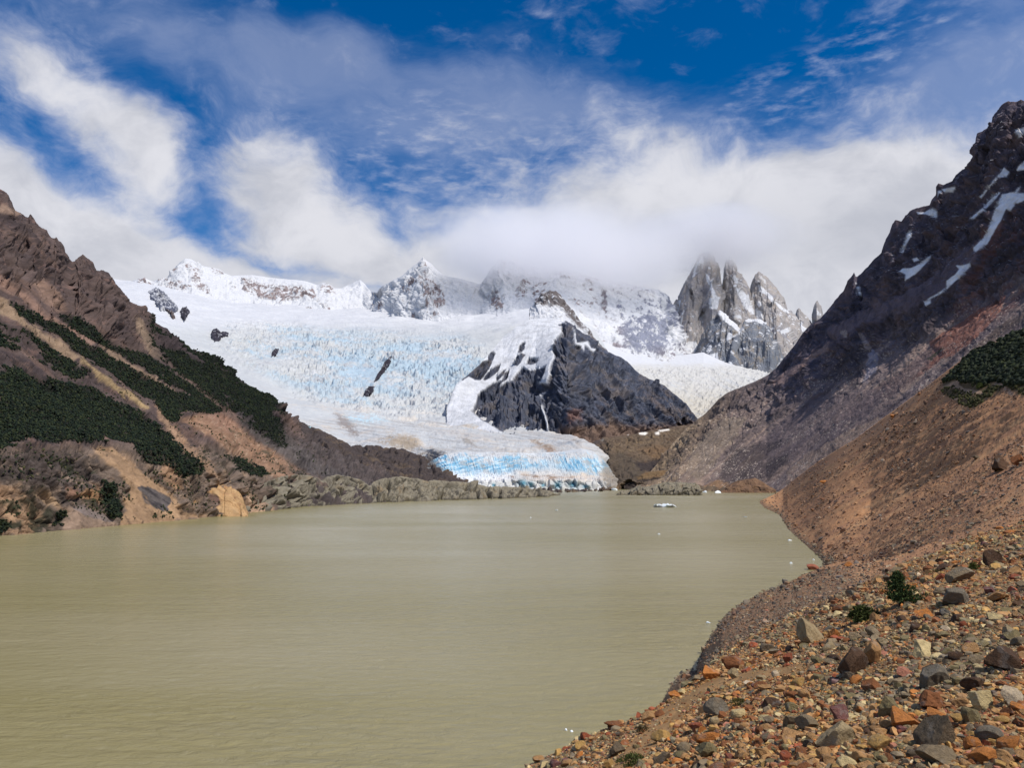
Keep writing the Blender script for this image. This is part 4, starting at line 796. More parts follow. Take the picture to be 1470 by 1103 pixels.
tower('granite_horn', [(1130, 500, 8600), (1138, 470, 8600), (1141, 454, 8600), (1144, 446, 8600), (1147, 443, 8600), (1152, 447, 8600), (1158, 453, 8600), (1164, 460, 8600), (1170, 474, 8600), (1178, 490, 8600)], [(1130, 515, 8200), (1150, 480, 8150), (1178, 505, 8200)], [(1130, 540, 7800), (1178, 540, 7800)], np.linspace(1130, 1178, 90), (50, 60),
      [([(1142, 468), (1150, 462), (1158, 472), (1152, 480)], 0.6), ([(1144, 464), (1160, 472), (1160, 480), (1148, 476)], 0.9)], GR, 'small grey granite horn beside the needle', 0.5, 280, 0.4, 0.03)
tower('granite_needle', [(1158, 500, 8700), (1164, 470, 8700), (1166, 452, 8700), (1168, 438, 8700), (1171, 432, 8700), (1174, 431, 8700), (1177, 436, 8700), (1180, 441, 8700), (1181.5, 450, 8700), (1184, 470, 8700), (1192, 500, 8700)], [(1158, 520, 8400), (1173, 460, 8400), (1192, 510, 8400)], [(1158, 550, 8100), (1192, 550, 8100)], np.linspace(1158, 1192, 90), (50, 70),
      [([(1174, 446), (1180, 450), (1178, 456), (1172, 452)], 0.7)], GR, 'slim leaning granite needle standing alone against the cloud', 0.5, 300, 0.3, 0.03)

# glacier between the towers and the pyramid
RG = [[(860, 540, 4300), (940, 580, 4000), (1000, 618, 3700), (1060, 600, 3900), (1130, 570, 4400), (1180, 560, 4600)],
      [(860, 520, 4800), (920, 545, 4600), (960, 560, 4500), (1000, 590, 4150), (1030, 590, 4150), (1060, 575, 4400), (1130, 555, 4800), (1180, 550, 4900)],
      [(860, 512, 5200), (900, 518, 5300), (940, 524, 5400), (1000, 528, 5500), (1060, 533, 5600), (1100, 540, 5600), (1180, 545, 5600)],
      [(860, 490, 5700), (900, 500, 5900), (960, 512, 6100), (1010, 506, 6300), (1040, 520, 6200), (1100, 534, 6100), (1180, 540, 6000)]]
def rg_disp(P, px, py, N, s):
    q = P * [1, .5, .8]; w = sstep(py, 520, 535); wv = fbm(P, 1 / 200., 4, seed=161)
    return (0.1 + 0.9 * w) * ((ridged(q + wv[..., None] * 120, 1 / 80.0, 5, .6, seed=162) - .5) * 26 + fbm(P, 1 / 30., 5, .65, seed=163) * 20)
def rg_color(P, px, py, N, s):
    n = fbm(P, 1 / 90., 5, .6, seed=164); st = perp_noise(px, py, 22, 40, 3, 11)
    c = np.ones(P.shape) * lin(206, 205, 202, .86); lo = sstep(py + n * 10, 540, 590)
    c = mixc(c, lo * 0.8, lin(192, 185, 170, .9)); c = mixc(c, sstep(py, 525, 540) * sstep(st, 0.08, 0.3) * 0.5, lin(176, 180, 186)); return mixc(c, 1 - sstep(py + n * 8, 518, 530), SNOW)
rg_o, *_ = sheet('glacier', RG, np.linspace(860, 1180, 420), (60, 90, 40), M_ICE, rg_disp, rg_color, crest_w=1, sm=5, back=(1.03, .9))
tag(rg_o, 'cream white glacier below the granite towers, narrowing behind the dark pyramid', 'glacier', kind='structure')

# ------------------------------------------------------------------ right mountain
M_RIGHT = mat_ground('right_rock', 0.03, 0.30, 0.7, 8.0)
RC = [(900, 704, 0), (912, 697, 0), (925, 686, 0), (940, 670, 0), (955, 651, 0), (968, 634, 0), (978, 622, 0), (987, 613, 3700), (996, 607, 3650), (1003, 600, 3600), (1009, 596, 3580), (1019, 586, 3540), (1031, 573, 3500), (1045, 563, 3450), (1060, 557, 3400), (1080, 549, 3320), (1102, 538, 3250), (1115, 528, 3200), (1125, 515, 3150), (1133, 505, 3120), (1143, 492, 3080), (1153, 477, 3050), (1164, 466, 3000), (1177, 458, 2950), (1189, 445, 2900), (1201, 428, 2860), (1210, 417, 2830), (1215, 403, 2800), (1221, 397, 2780), (1226, 390, 2770), (1230, 397, 2750), (1238, 389, 2720), (1246, 381, 2690), (1254, 372, 2660), (1264, 363, 2620), (1269, 348, 2600), (1277, 332, 2580), (1281, 322, 2560), (1286, 316, 2540), (1294, 318, 2520), (1300, 310, 2500), (1306, 303, 2480), (1312, 300, 2460), (1321, 297, 2440), (1334, 294, 2400), (1337, 286, 2390), (1343, 279, 2380), (1343.6, 268, 2380), (1347, 263, 2370), (1354, 265, 2350), (1365, 259, 2330), (1370, 251, 2310), (1380, 243, 2290), (1387, 239, 2270), (1393, 231, 2260), (1397, 222, 2250), (1399, 207, 2240), (1401.5, 191, 2235), (1410, 188, 2220), (1420, 181, 2200), (1423, 169, 2190), (1431, 158, 2180), (1439, 148, 2170), (1447, 144, 2160), (1457, 146, 2140), (1465, 142, 2130), (1472, 145, 2120), (1500, 130, 2080), (1560, 90, 2000), (1700, 10, 1800), (2000, -160, 1500)]
RB = [(900, 709, 1780), (975, 712, 1690), (1010, 708, 1710), (1060, 706, 1650), (1100, 706, 1600), (1150, 710, 1450), (1200, 716, 1300), (1300, 720, 1120), (1400, 724, 1000), (1500, 728, 930), (1700, 740, 800), (2000, 760, 600)]
RM1 = [(900, 707, 0), (925, 698, 0), (955, 682, 0), (975, 664, 2350), (1000, 660, 2200), (1040, 655, 2150), (1100, 640, 2050), (1150, 625, 1950), (1200, 610, 1850), (1300, 590, 1650), (1400, 570, 1500), (1500, 550, 1400), (1700, 500, 1200), (2000, 400, 950)]
RM2 = [(900, 705.5, 0), (925, 691, 0), (955, 664, 0), (975, 640, 3300), (1000, 618, 3100), (1040, 600, 2850), (1100, 580, 2700), (1150, 550, 2550), (1200, 525, 2400), (1300, 470, 2100), (1400, 420, 1900), (1500, 370, 1750), (1700, 280, 1500), (2000, 130, 1200)]
_kr = ([900, 930, 955, 975, 1000, 1050, 1100, 1150, 1200, 1250, 1300, 1400, 1470, 1560, 1700, 2000], [1830, 2000, 2200, 2350, 2400, 2380, 2350, 2240, 2120, 1990, 1860, 1660, 1560, 1420, 1250, 1000])
RC = [(x, y, float(np.interp(x, *_kr))) for x, y, d in RC]
_rb = lambda x: float(np.interp(x, [q[0] for q in RB], [q[2] for q in RB]))
RM1 = [(x, y, _rb(x) * .68 + float(np.interp(x, *_kr)) * .32) for x, y, d in RM1]
RM2 = [(x, y, _rb(x) * .32 + float(np.interp(x, *_kr)) * .68) for x, y, d in RM2]
RSNOW = [[(1290, 390), (1297, 385), (1307, 385), (1320, 379), (1328, 372), (1337, 366), (1334, 373), (1326, 382), (1313, 394), (1300, 403), (1300, 394)], [(1308, 330), (1308, 339), (1302, 349), (1296, 363), (1292, 362), (1299, 346), (1303, 335)],
         [(1392, 377), (1382, 381), (1372, 381), (1377, 386), (1370, 395), (1358, 403), (1359, 412), (1352, 418), (1331, 430), (1332, 432), (1354, 420), (1367, 408), (1382, 395), (1393, 381)], [(1442, 241), (1449, 247), (1445, 254), (1434, 254), (1423, 266), (1408, 284), (1405, 283), (1412, 276), (1426, 259)],
         [(1472, 229), (1462, 239), (1459, 245), (1472, 244)], [(1432, 276), (1436, 276), (1426, 289), (1412, 303), (1398, 314), (1392, 314), (1412, 297)], [(1465, 266), (1457, 275), (1438, 279), (1433, 290), (1427, 305), (1420, 325), (1412, 341), (1396, 357), (1400, 362), (1418, 350), (1428, 331), (1440, 311), (1444, 300), (1450, 304), (1458, 292), (1472, 287), (1472, 277), (1460, 278)],
         [(1316, 304), (1328, 305), (1338, 299), (1346, 303), (1346, 313), (1332, 308), (1318, 307)], [(1345, 275), (1352, 274), (1352, 278), (1345, 278)], [(1352, 272), (1372, 268), (1368, 276), (1356, 276)], [(1458, 186), (1472, 182), (1472, 192), (1462, 198)], [(1310, 372), (1316, 370), (1320, 374), (1312, 376)], [(1326, 433), (1336, 430), (1336, 436), (1328, 440)], [(1228, 405), (1232, 412), (1238, 424), (1235, 426), (1230, 414)]]
RSCREE = [([(1446, 422), (1433, 450), (1417, 470), (1395, 491), (1378, 504), (1351, 517), (1332, 530), (1318, 540), (1310, 544), (1330, 520), (1338, 505), (1334, 491), (1356, 476), (1399, 450), (1432, 431)], lin(118, 80, 68), 3, 0.9), ([(1110, 546), (1132, 530), (1160, 514), (1192, 490), (1186, 504), (1160, 522), (1128, 548), (1112, 554)], lin(124, 104, 98), 2.5, 0.85),
          ([(1180, 472), (1230, 450), (1290, 420), (1345, 385), (1385, 352), (1420, 340), (1400, 375), (1350, 420), (1300, 445), (1240, 470), (1200, 490)], lin(90, 80, 86), 6, 0.75), ([(1250, 560), (1290, 535), (1330, 500), (1345, 500), (1330, 530), (1300, 555), (1240, 590), (1190, 612)], lin(104, 86, 82), 5, 0.7),
          ([(1080, 640), (1130, 600), (1180, 570), (1230, 560), (1290, 560), (1280, 590), (1230, 612), (1190, 630), (1140, 660), (1090, 690), (1110, 660)], lin(96, 84, 84), 6, 0.7), ([(990, 650), (1010, 625), (1040, 600), (1070, 600), (1060, 625), (1030, 660), (1005, 690), (985, 680)], lin(108, 96, 84), 5, 0.75),
          ([(1160, 650), (1200, 628), (1240, 608), (1262, 596), (1266, 603), (1230, 632), (1190, 656), (1150, 684), (1128, 698), (1130, 676)], lin(126, 108, 96), 3, 0.8), ([(1248, 500), (1262, 508), (1258, 530), (1246, 548), (1238, 552), (1244, 528)], lin(132, 128, 138), 3, 0.6), ([(1232, 478), (1240, 482), (1250, 498), (1246, 505), (1238, 494)], lin(126, 116, 116), 2, 0.7), ([(1206, 474), (1216, 474), (1216, 484), (1208, 482)], lin(140, 126, 118), 1.2, 0.8), ([(1330, 515), (1345, 505), (1356, 500), (1348, 510), (1334, 518)], lin(44, 52, 38), 1.5, 0.8), ([(1000, 700), (1030, 690), (1050, 694), (1040, 704)], lin(120, 92, 62), 4, 0.7)]
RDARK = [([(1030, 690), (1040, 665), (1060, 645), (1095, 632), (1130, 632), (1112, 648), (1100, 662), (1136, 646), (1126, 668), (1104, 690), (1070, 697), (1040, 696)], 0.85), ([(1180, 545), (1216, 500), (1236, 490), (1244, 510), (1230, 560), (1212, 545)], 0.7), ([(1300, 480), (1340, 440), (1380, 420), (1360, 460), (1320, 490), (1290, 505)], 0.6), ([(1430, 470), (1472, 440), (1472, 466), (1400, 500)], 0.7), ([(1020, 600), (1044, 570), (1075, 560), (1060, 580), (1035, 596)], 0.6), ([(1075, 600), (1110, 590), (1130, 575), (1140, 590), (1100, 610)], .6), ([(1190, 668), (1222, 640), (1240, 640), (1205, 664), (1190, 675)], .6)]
def right_masks(P, px, py):
    n = fbm(P, 1 / 30.0, 5, 0.62, seed=171); m = fbm(P, 1 / 30.0, 5, 0.62, seed=172); return px + n * 7, py + m * 6
def right_disp(P, px, py, N, s):
    q = P * [1, 1, .5]; r = ridged(q, 1 / 330.0, 6, .55, seed=173) - .45; f = fbm(P, 1 / 60., 5, .6, seed=174)
    d1, d2, cv = worley(q / 45.0 + f[..., None] * .6, 31)
    sm = np.maximum.reduce([soft(px, py, p, 6) * a for p, c, w, a in RSCREE] + [soft(px, py, p, 4) * .8 for p in RSNOW])
    st = perp_noise(px, py, -39, 110, 11, 12)
    up = sstep(px, 1080, 1300) * 0.5 + 0.5
    rb = ribs(px, py, -44, 80, 14, 61, 6, .62); hf = fbm(P, 1 / 20.0, 5, .68, seed=177); e, c = facets(px, py, -58, 9, 4.5, 81); e2, c2 = facets(px, py, -40, 4.5, 3, 82); lo = sstep(py + (px - 1200) * .55, 500, 590); sm = np.maximum(sm, lo * .93); globals()['RFAC'] = (c * .6 + c2 * .5) * (1 - sm)
    return up * ((1 - .97 * sm) * (r * 56 + f * 22 + rb * 24 + hf * 6 + slabs(px, py, P[..., 1], -60, 20, 11, 74)[0] * .9 + slabs(px, py, P[..., 1], -50, 7, 4.5, 75)[0] * .8) + st * 4 * (1 - .6 * sm) + fbm(P, 1 / 10., 4, .7, seed=179) * 1.6)
def right_color(P, px, py, N, s):
    n = fbm(P, 1 / 80.0, 6, .6, seed=175); n2 = fbm(P, 1 / 18.0, 5, .62, seed=176); qx, qy = right_masks(P, px, py)
    st = perp_noise(px, py, -40, 130, 9, 14)
    c = np.ones(P.shape) * lin(74, 69, 78)
    c = mixc(c, sstep(n, 0., .3) * .7, lin(88, 74, 74)); c = mixc(c, sstep(-n, .05, .3) * .7, lin(48, 46, 54)); c = mixc(c, sstep(n2, .12, .4) * .5, lin(110, 92, 90))
    lowm = sstep(qy + (qx - 1200) * .55, 500, 580); c = mixc(c, lowm * .85, lin(114, 100, 96)); c = mixc(c, lowm * sstep(st, .0, .22) * .8, lin(136, 116, 104)); c = mixc(c, lowm * sstep(-st, .03, .25) * .7, lin(66, 58, 64))
    c = mixc(c, sstep(1150 - qx, 0, 90) * .4, lin(104, 90, 78))
    c = mixc(c, soft(qx, qy, [(1410, 330), (1472, 300), (1472, 440), (1430, 460), (1340, 470), (1380, 410)], 10) * sstep(n + n2 * .5, -.1, .25) * .7, lin(92, 64, 60))
    br = n2 * .55 + n * .5 + st * .5
    toe = np.ones(P.shape) * lin(104, 90, 74); toe = mixc(toe, sstep(n2 + n, .0, .3) * .7, lin(124, 106, 84)); toe = mixc(toe, sstep(-n2 - n, .05, .3) * .7, lin(82, 70, 62)); c = c + (toe - c) * (1 - sstep(qx + (qy - 650) * .5, 960, 1030))[..., None]
    for p, cc, w, a in RSCREE: m_ = soft(qx, qy, p, w * 1.6); c = mixc(c, sstep(m_ + br * .6, .35, .65) * np.clip(m_ * 2, 0, 1) * a, cc)
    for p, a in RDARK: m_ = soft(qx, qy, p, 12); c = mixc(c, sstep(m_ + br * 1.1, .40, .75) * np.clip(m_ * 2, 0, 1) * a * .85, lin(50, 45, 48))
    c = mixc(c, sstep(fbm(P, 1 / 5., 4, .7, seed=180) + n * .4, .22, .36) * .75 * sstep(qy + (qx - 1200) * .4, 470, 560), lin(176, 162, 148)); c = mixc(c, lowm * sstep(perp_noise(px, py, -42, 60, 3, 19), .04, .25) * .5, lin(84, 74, 76))
    sn = np.zeros(px.shape); ex, ey = px + (qx - px) * .35, py + (qy - py) * .35
    for p in RSNOW: sn = np.maximum(sn, soft(ex, ey, p, .9))
    sn = np.maximum(sn, .8 * sstep(N[..., 2] + n2 * .5, .93, 1.05) * sstep(440 - py, 0, 80) * sstep(px, 1200, 1260))
    hf = fbm(P, 1 / 9.0, 4, .7, seed=178)
    return mixc(np.clip(c * (1.38 + .3 * n2 + .6 * hf + RFAC * .6)[..., None], .008, .9), sn, lin(232, 233, 238))
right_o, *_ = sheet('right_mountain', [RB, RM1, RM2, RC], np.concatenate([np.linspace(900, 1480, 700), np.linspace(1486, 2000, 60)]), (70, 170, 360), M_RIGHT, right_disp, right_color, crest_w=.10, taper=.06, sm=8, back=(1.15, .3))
tag(right_o, 'steep dark purple mountainside with snow gullies and red scree on the right', 'mountain', kind='structure')

# ------------------------------------------------------------------ moraine: near rubble ridge, shore and the long scree slope
def zpy(px, z, d):
    """picture row of height z at distance d in column px"""
    y, v = d, z - H
    return CY - F * (-y * ST + v * CT) / (y * CT + v * ST)
MC = [(-400, 1900, 6), (300, 1420, 9), (600, 1205, 11.5), (700, 1135, 12.5), (750, 1103, 13), (780, 1088, 13.3), (800, 1078, 13.5), (825, 1064, 13.8), (850, 1052, 14), (875, 1043, 14.3), (900, 1033, 14.5), (925, 1020, 15.2), (950, 1006, 16), (975, 991, 17), (1000, 970, 18.5), (1020, 956, 20), (1050, 938, 22), (1080, 918, 24), (1112, 902, 26), (1147, 884, 28), (1185, 866, 30), (1223, 847, 33), (1282, 817, 38), (1340, 795, 43), (1397, 772, 50), (1470, 750, 58), (1560, 715, 66), (1750, 640, 80)]
MN = [(-400, 2500, 3.5), (300, 1900, 4.5), (700, 1500, 5.2), (900, 1330, 5.2), (1100, 1250, 4.8), (1300, 1220, 4.4), (1470, 1200, 4.2), (1750, 1180, 4.0)]
M0 = [(-400, 3500, 1.6), (300, 3000, 1.8), (700, 2400, 2.0), (1100, 2000, 2.0), (1470, 1850, 2.0), (1750, 1800, 2.0)]
def ip(L, x, k): a = np.array(L); return np.interp(x, a[:, 0], a[:, k])
# the slope between the near ground and the ridge edge bulges a little less than a straight line
MMID = []
for x in (-400, 300, 700, 800, 900, 1000, 1100, 1200, 1300, 1400, 1470, 1560, 1750):
    p0 = unproj(x, ip(MN, x, 1), ip(MN, x, 2)); p1 = unproj(x, ip(MC, x, 1), ip(MC, x, 2)); d = math.sqrt(p0[1] * p1[1]); w = (d - p0[1]) / (p1[1] - p0[1]); z = p0[2] + (p1[2] - p0[2]) * w + 0.10
    MMID.append((x, zpy(x, z, d), d))
MDROP = []
for x in (-400, 300, 700, 750, 800, 850, 900, 950, 1000, 1050, 1112, 1147, 1223, 1282, 1340, 1397, 1470, 1560, 1750):
    d0 = ip(MC, x, 2); p1 = unproj(x, ip(MC, x, 1), d0); k = (p1[2] - H) / d0; d = d0 * 1.25
    MDROP.append((x, zpy(x, H + k * d - np.interp(x, [700, 1000, 1150, 1300, 1470], [2.4, 2.0, 1.2, .7, .5]), d), d))
MSHORE = [(-400, 20), (300, 34), (700, 46), (750, 48), (850, 64), (900, 78), (930, 89), (945, 97), (960, 106), (975, 113), (990, 116)]
MSHORE = [(x, zpy(x, 0.0, d), d) for x, d in MSHORE] + [(x, y, WD(y)) for x, y in ((1000, 968), (1002, 955), (1006, 944), (1012, 930), (1022, 914), (1036, 892), (1050, 880), (1062, 872), (1075, 866), (1088, 858), (1098, 852), (1110, 848), (1124, 840), (1140, 834), (1152, 826), (1166, 821), (1180, 814), (1186, 811))] + [(x, zpy(x, z, d), d) for x, z, d in ((1215, 3.0, 236), (1250, 6, 205), (1300, 12, 165), (1350, 16.5, 140), (1400, 20, 125), (1470, 23.8, 112), (1560, 26.5, 105), (1750, 30, 100))]
MBAY = [(-400, 60), (700, 110), (1000, 230), (1060, 330), (1090, 430), (1100, 430), (1130, 320), (1160, 270), (1176, 255)]
MBAY = [(x, zpy(x, -2.2 if x < 1165 else -.7, d), d) for x, d in MBAY] + [(x, zpy(x, z, d), d) for x, z, d in ((1187, 0.6, 262), (1215, 5.0, 262), (1250, 9, 250), (1300, 15.5, 215), (1350, 20, 185), (1400, 24, 165), (1470, 28, 150), (1560, 32, 140), (1750, 40, 130))]
MFAR = [(-400, zpy(-400, -4, 100), 100), (700, zpy(700, -4, 200), 200), (1000, zpy(1000, -4, 500), 500), (1070, zpy(1070, -2, 800), 800), (1088, zpy(1088, -.6, 850), 850)] + [(x, y, WD(y)) for x, y in ((1091, 723), (1097, 729), (1107, 734), (1119, 740), (1124, 748), (1131, 760), (1141, 769), (1150, 777), (1162, 788), (1173, 797), (1181, 806))] + [(x, zpy(x, z, d), d) for x, z, d in ((1187, 1.5, 275), (1215, 8, 300), (1250, 13.5, 310), (1300, 22, 290), (1350, 29, 262), (1400, 35, 240), (1470, 43, 220), (1560, 50, 205), (1750, 65, 190))]
MSKY = [(-400, zpy(-400, -6, 150), 150), (700, zpy(700, -6, 300), 300), (1000, zpy(1000, -5, 900), 900), (1070, zpy(1070, -2.2, 1000), 1000), (1088, zpy(1088, -1, 880), 880), (1091, 722.2, 870), (1100, 717, 960), (1112, 710, 1200), (1124, 702, 1380), (1140, 689, 1300), (1154, 678, 1200), (1172, 665, 1100), (1192, 652, 1020), (1212, 640, 950), (1233, 627, 890), (1260, 606, 820), (1288, 586, 740), (1316, 566, 670), (1336, 551, 620), (1345, 544, 600), (1355, 536, 585), (1381, 516, 550), (1400, 504, 530), (1419, 496, 515), (1450, 482, 495), (1475, 472, 480), (1560, 432, 440), (1750, 350, 380)]
_km = ([1088, 1091, 1100, 1112, 1124, 1140, 1154, 1172, 1192, 1212, 1233, 1260, 1288, 1316, 1345, 1381, 1419, 1475, 1560, 1750], [870, 870, 930, 1080, 1180, 1020, 890, 760, 660, 595, 550, 505, 470, 440, 414, 390, 370, 342, 320, 290])
MSKY = [(x, y, float(np.interp(x, *_km)) if x >= 1091 else d) for x, y, d in MSKY]
BUSH = [(1352, 552), (1362, 540), (1372, 528), (1384, 515), (1400, 504), (1420, 495), (1450, 481), (1475, 470), (1560, 428), (1640, 392), (1640, 560), (1560, 590), (1500, 570), (1466, 567), (1450, 560), (1440, 556), (1436, 563), (1420, 572), (1408, 582), (1396, 588), (1380, 582), (1366, 572), (1352, 566)]
M_MOR = mat_ground('moraine_gravel', 1.2, 0.30, 0.7, 0.10, detail=10)
def mor_disp(P, px, py, N, s):
    far = sstep(P[..., 1], 60, 200) * sstep(P[..., 2], .3, 7)
    return (.25 + .75 * np.maximum(1 - sstep(P[..., 1], 60, 120), sstep(P[..., 2], .2, 2.5))) * fbm(P, 1 / 5.0, 6, .55, seed=181) * .28 * (1 - far * .3) + far * (fbm(P, 1 / 45., 4, .5, seed=182) * 1.6 + perp_noise(px, py, -30, 120, 9, 21) * .7 + fbm(P, 1 / 6., 5, .66, seed=183) * .8)
def mor_color(P, px, py, N, s):
    n = fbm(P, 1 / 4.0, 6, .62, seed=184); n2 = fbm(P, 1 / 38.0, 6, .6, seed=185); n3 = fbm(P, 1 / 1.2, 4, .65, seed=186); st = perp_noise(px, py, -31, 160, 7, 22)
    near = np.ones(P.shape) * lin(142, 108, 74); near = mixc(near, sstep(n, .0, .3) * .7, lin(150, 120, 88)); near = mixc(near, sstep(-n, .0, .3) * .7, lin(108, 84, 64)); near = mixc(near, sstep(n3, .1, .4) * .4, lin(96, 84, 74))
    far = np.ones(P.shape) * lin(160, 121, 90); far = mixc(far, sstep(n2, .0, .3) * .5, lin(170, 126, 90)); far = mixc(far, sstep(st, .0, .3) * .6, lin(144, 108, 86)); far = mixc(far, sstep(-st, .05, .3) * .5, lin(176, 142, 108)); far = mixc(far, sstep(n3 + n, .2, .6) * .5, lin(88, 76, 68))
    far = far * np.array([1.16, 1.12, 1.04])
    w = sstep(P[..., 1], 45, 110); c = near + (far - near) * w[..., None]
    path = np.exp(-(segdist(px, py, [(880, 1115), (935, 1060), (962, 1030), (990, 1000), (1020, 985), (1060, 972), (1110, 966), (1150, 960)], False) / np.interp(py, [960, 1060], [8, 20])) ** 2) * (P[..., 1] < 40)
    c = mixc(c, path * .9, lin(158, 124, 84))
    shore = (1 - sstep(P[..., 2], 0.2, 1.6)) * (P[..., 1] > 60); c = mixc(c, shore * .7, lin(82, 74, 64))
    gr = sstep(P[..., 2], .3, 2.5) * (1 - sstep(P[..., 2], 3, 9)) * (P[..., 1] > 60) * (P[..., 1] < 280); c = mixc(c, gr * sstep(n + n2, -.1, .3) * .5, lin(104, 90, 74)); ns = sstep(P[..., 1], 30, 50) * (1 - sstep(P[..., 1], 190, 230)) * sstep(1260 - px, 0, 60); c = mixc(c, ns * .7, lin(126, 102, 80)); c = mixc(c, ns * sstep(n3 + n * .5, .05, .3) * .6, lin(98, 86, 74)); c = mixc(c, (P[..., 1] > 120) * sstep(n3 * .8 + n * .4, .14, .34) * .55, lin(176, 148, 118)); c = mixc(c, (P[..., 1] > 120) * sstep(-n3 * .8 + n * .4, .14, .34) * .6, lin(92, 70, 60))
    far2 = sstep(720 - py - (px - 1090) * -0.2, -20, 20)
    c = mixc(c, soft(px, py, [(1124, 702), (1192, 650), (1260, 604), (1340, 546), (1350, 556), (1270, 616), (1200, 664), (1130, 706)], 5) * sstep(n2 + n, -.1, .3) * .5, lin(150, 126, 108))
    b = soft(px + n2 * 8, py + n2 * 6, BUSH, 3); c = mixc(c, b * .8, lin(58, 58, 36))
    for q in ([(1352, 556), (1368, 548), (1380, 545), (1376, 552), (1384, 558), (1396, 560), (1410, 562), (1412, 566), (1390, 565), (1376, 558)], [(1424, 551), (1438, 550), (1446, 558), (1456, 566), (1452, 570), (1440, 558)], [(1368, 571), (1380, 569), (1386, 572), (1376, 575), (1366, 574)]):
        c = mixc(c, soft(px, py, q, 1.0) * .8, lin(168, 140, 116))
    return np.clip(c * (1 + .22 * n3[..., None]), .01, .9)
mcols = np.concatenate([np.linspace(-400, 690, 60), np.linspace(694, 1480, 780), np.linspace(1486, 1750, 40)])
def mor_post(P, S):
    Q = P.copy()
    for _ in range(60):
        R = Q.copy(); R[:, 1:-1] = (Q[:, :-2] + 2 * Q[:, 1:-1] + Q[:, 2:]) / 4; Q = R
    w = sstep(S, 7.0, 7.35)[:, None] * (mcols > 1118)[None] * (mcols < 1484)[None]
    sk = sstep(mcols, 1118, 1150)[None]
    return P + (Q - P) * (w * sk)[..., None]
mor_o, MP, MNrm, Mpx, Mpy = sheet('moraine', [M0, MN, MMID, MC, MDROP, MSHORE, MBAY, MFAR, MSKY], mcols, (10, 60, 110, 16, 90, 50, 40, 190), M_MOR, mor_disp, mor_color, crest_w=.3, taper=.05, sm=2, back=(1.08, .7), linear=True, post=mor_post)
tag(mor_o, 'orange brown moraine of loose rubble on the near right shore', 'moraine', kind='structure')
MROW_Y = MP[..., 1]
print('terrain verts', sum(len(o.data.vertices) for o in scene.objects if o.type == 'MESH'))

# ------------------------------------------------------------------ stones
import bmesh
def ico(sub):
    bm = bmesh.new(); bmesh.ops.create_icosphere(bm, subdivisions=sub, radius=1.0); bm.verts.ensure_lookup_table()
    V = np.array([v.co[:] for v in bm.verts]); Fc = np.array([[v.index for v in f.verts] for f in bm.faces]); bm.free(); return V, Fc
ICO = {k: ico(k) for k in (1, 2, 4, 5)}
def rock_verts(sub, seed, cuts=9, rough=0.05, round_=0.0):
    """angular stone: a ball trimmed by random planes, then roughened"""
    r = np.random.default_rng(seed); V = ICO[sub][0].copy()
    n = r.normal(size=(cuts, 3)); n /= np.linalg.norm(n, axis=1)[:, None]
    for k in range(cuts):
        h = r.uniform(0.34, 0.74) + round_; d = V @ n[k]; V -= np.maximum(d - h, 0)[:, None] * n[k]
    if rough > 0:
        N = V / (np.linalg.norm(V, axis=1, keepdims=True) + 1e-9)
        f = fbm(V + seed * 1.7, 2.2, 5, .58, seed=seed % 91); g = ridged(V + seed * 2.1, 1.6, 4, .55, seed=seed % 83)
        V = V + N * (f * 1.6 * rough + (g - .5) * 1.3 * rough)[:, None]
    V -= (V.max(0) + V.min(0)) / 2; V /= np.abs(V).max(0)
    return V
def mat_stone(name, by_object):
    m = bpy.data.materials.new(name); m.use_nodes = True; nt = m.node_tree; nt.nodes.clear(); N = NT(nt)
    if by_object:
        oi = N.new('ShaderNodeObjectInfo'); base = oi.outputs['Color']; rnd = oi.outputs['Random']
        geo = N.new('ShaderNodeTexCoord').outputs['Object']; co = N.vm('ADD', geo, N.vm('MULTIPLY', N.mix(0.0, rnd, rnd), (31.0, 17.0, 23.0)))
        sc = 2.2
    else:
        at = N.new('ShaderNodeAttribute'); at.attribute_name = 'Col'; base = at.outputs['Color']; co = N.new('ShaderNodeTexCoord').outputs['Object']; sc = 14.0
    n = N.noise(co, sc, 8, .68); n2 = N.noise(co, sc * 0.45, 4, .55)
    f = N.ramp(n, .28, .72, .62, 1.35, smooth=False)
    col = N.vm('SCALE', base, (0, 0, 0)); nt.links.new(f, col.node.inputs['Scale'])
    # rusty and pale patches
    col = N.mix(N.m('MULTIPLY', N.ramp(n2, .56, .70), .28), col, (0.26, 0.16, 0.08, 1)); col = N.mix(N.m('MULTIPLY', N.ramp(n2, .46, .33), .30), col, (0.30, 0.28, 0.25, 1))
    b = N.new('ShaderNodeBsdfPrincipled'); nt.links.new(col, b.inputs['Base Color']); b.inputs['Roughness'].default_value = .88; b.inputs['Specular IOR Level'].default_value = .25
    bp = N.new('ShaderNodeBump'); bp.inputs['Strength'].default_value = .6; bp.inputs['Distance'].default_value = .12 if by_object else .012
    nt.links.new(N.noise(co, sc * 2.2, 8, .7), bp.inputs['Height']); nt.links.new(bp.outputs[0], b.inputs['Normal'])
    o = N.new('ShaderNodeOutputMaterial'); nt.links.new(b.outputs[0], o.inputs[0]); return m
M_STONE, M_PEBBLE = mat_stone('stone', True), mat_stone('pebble', False)

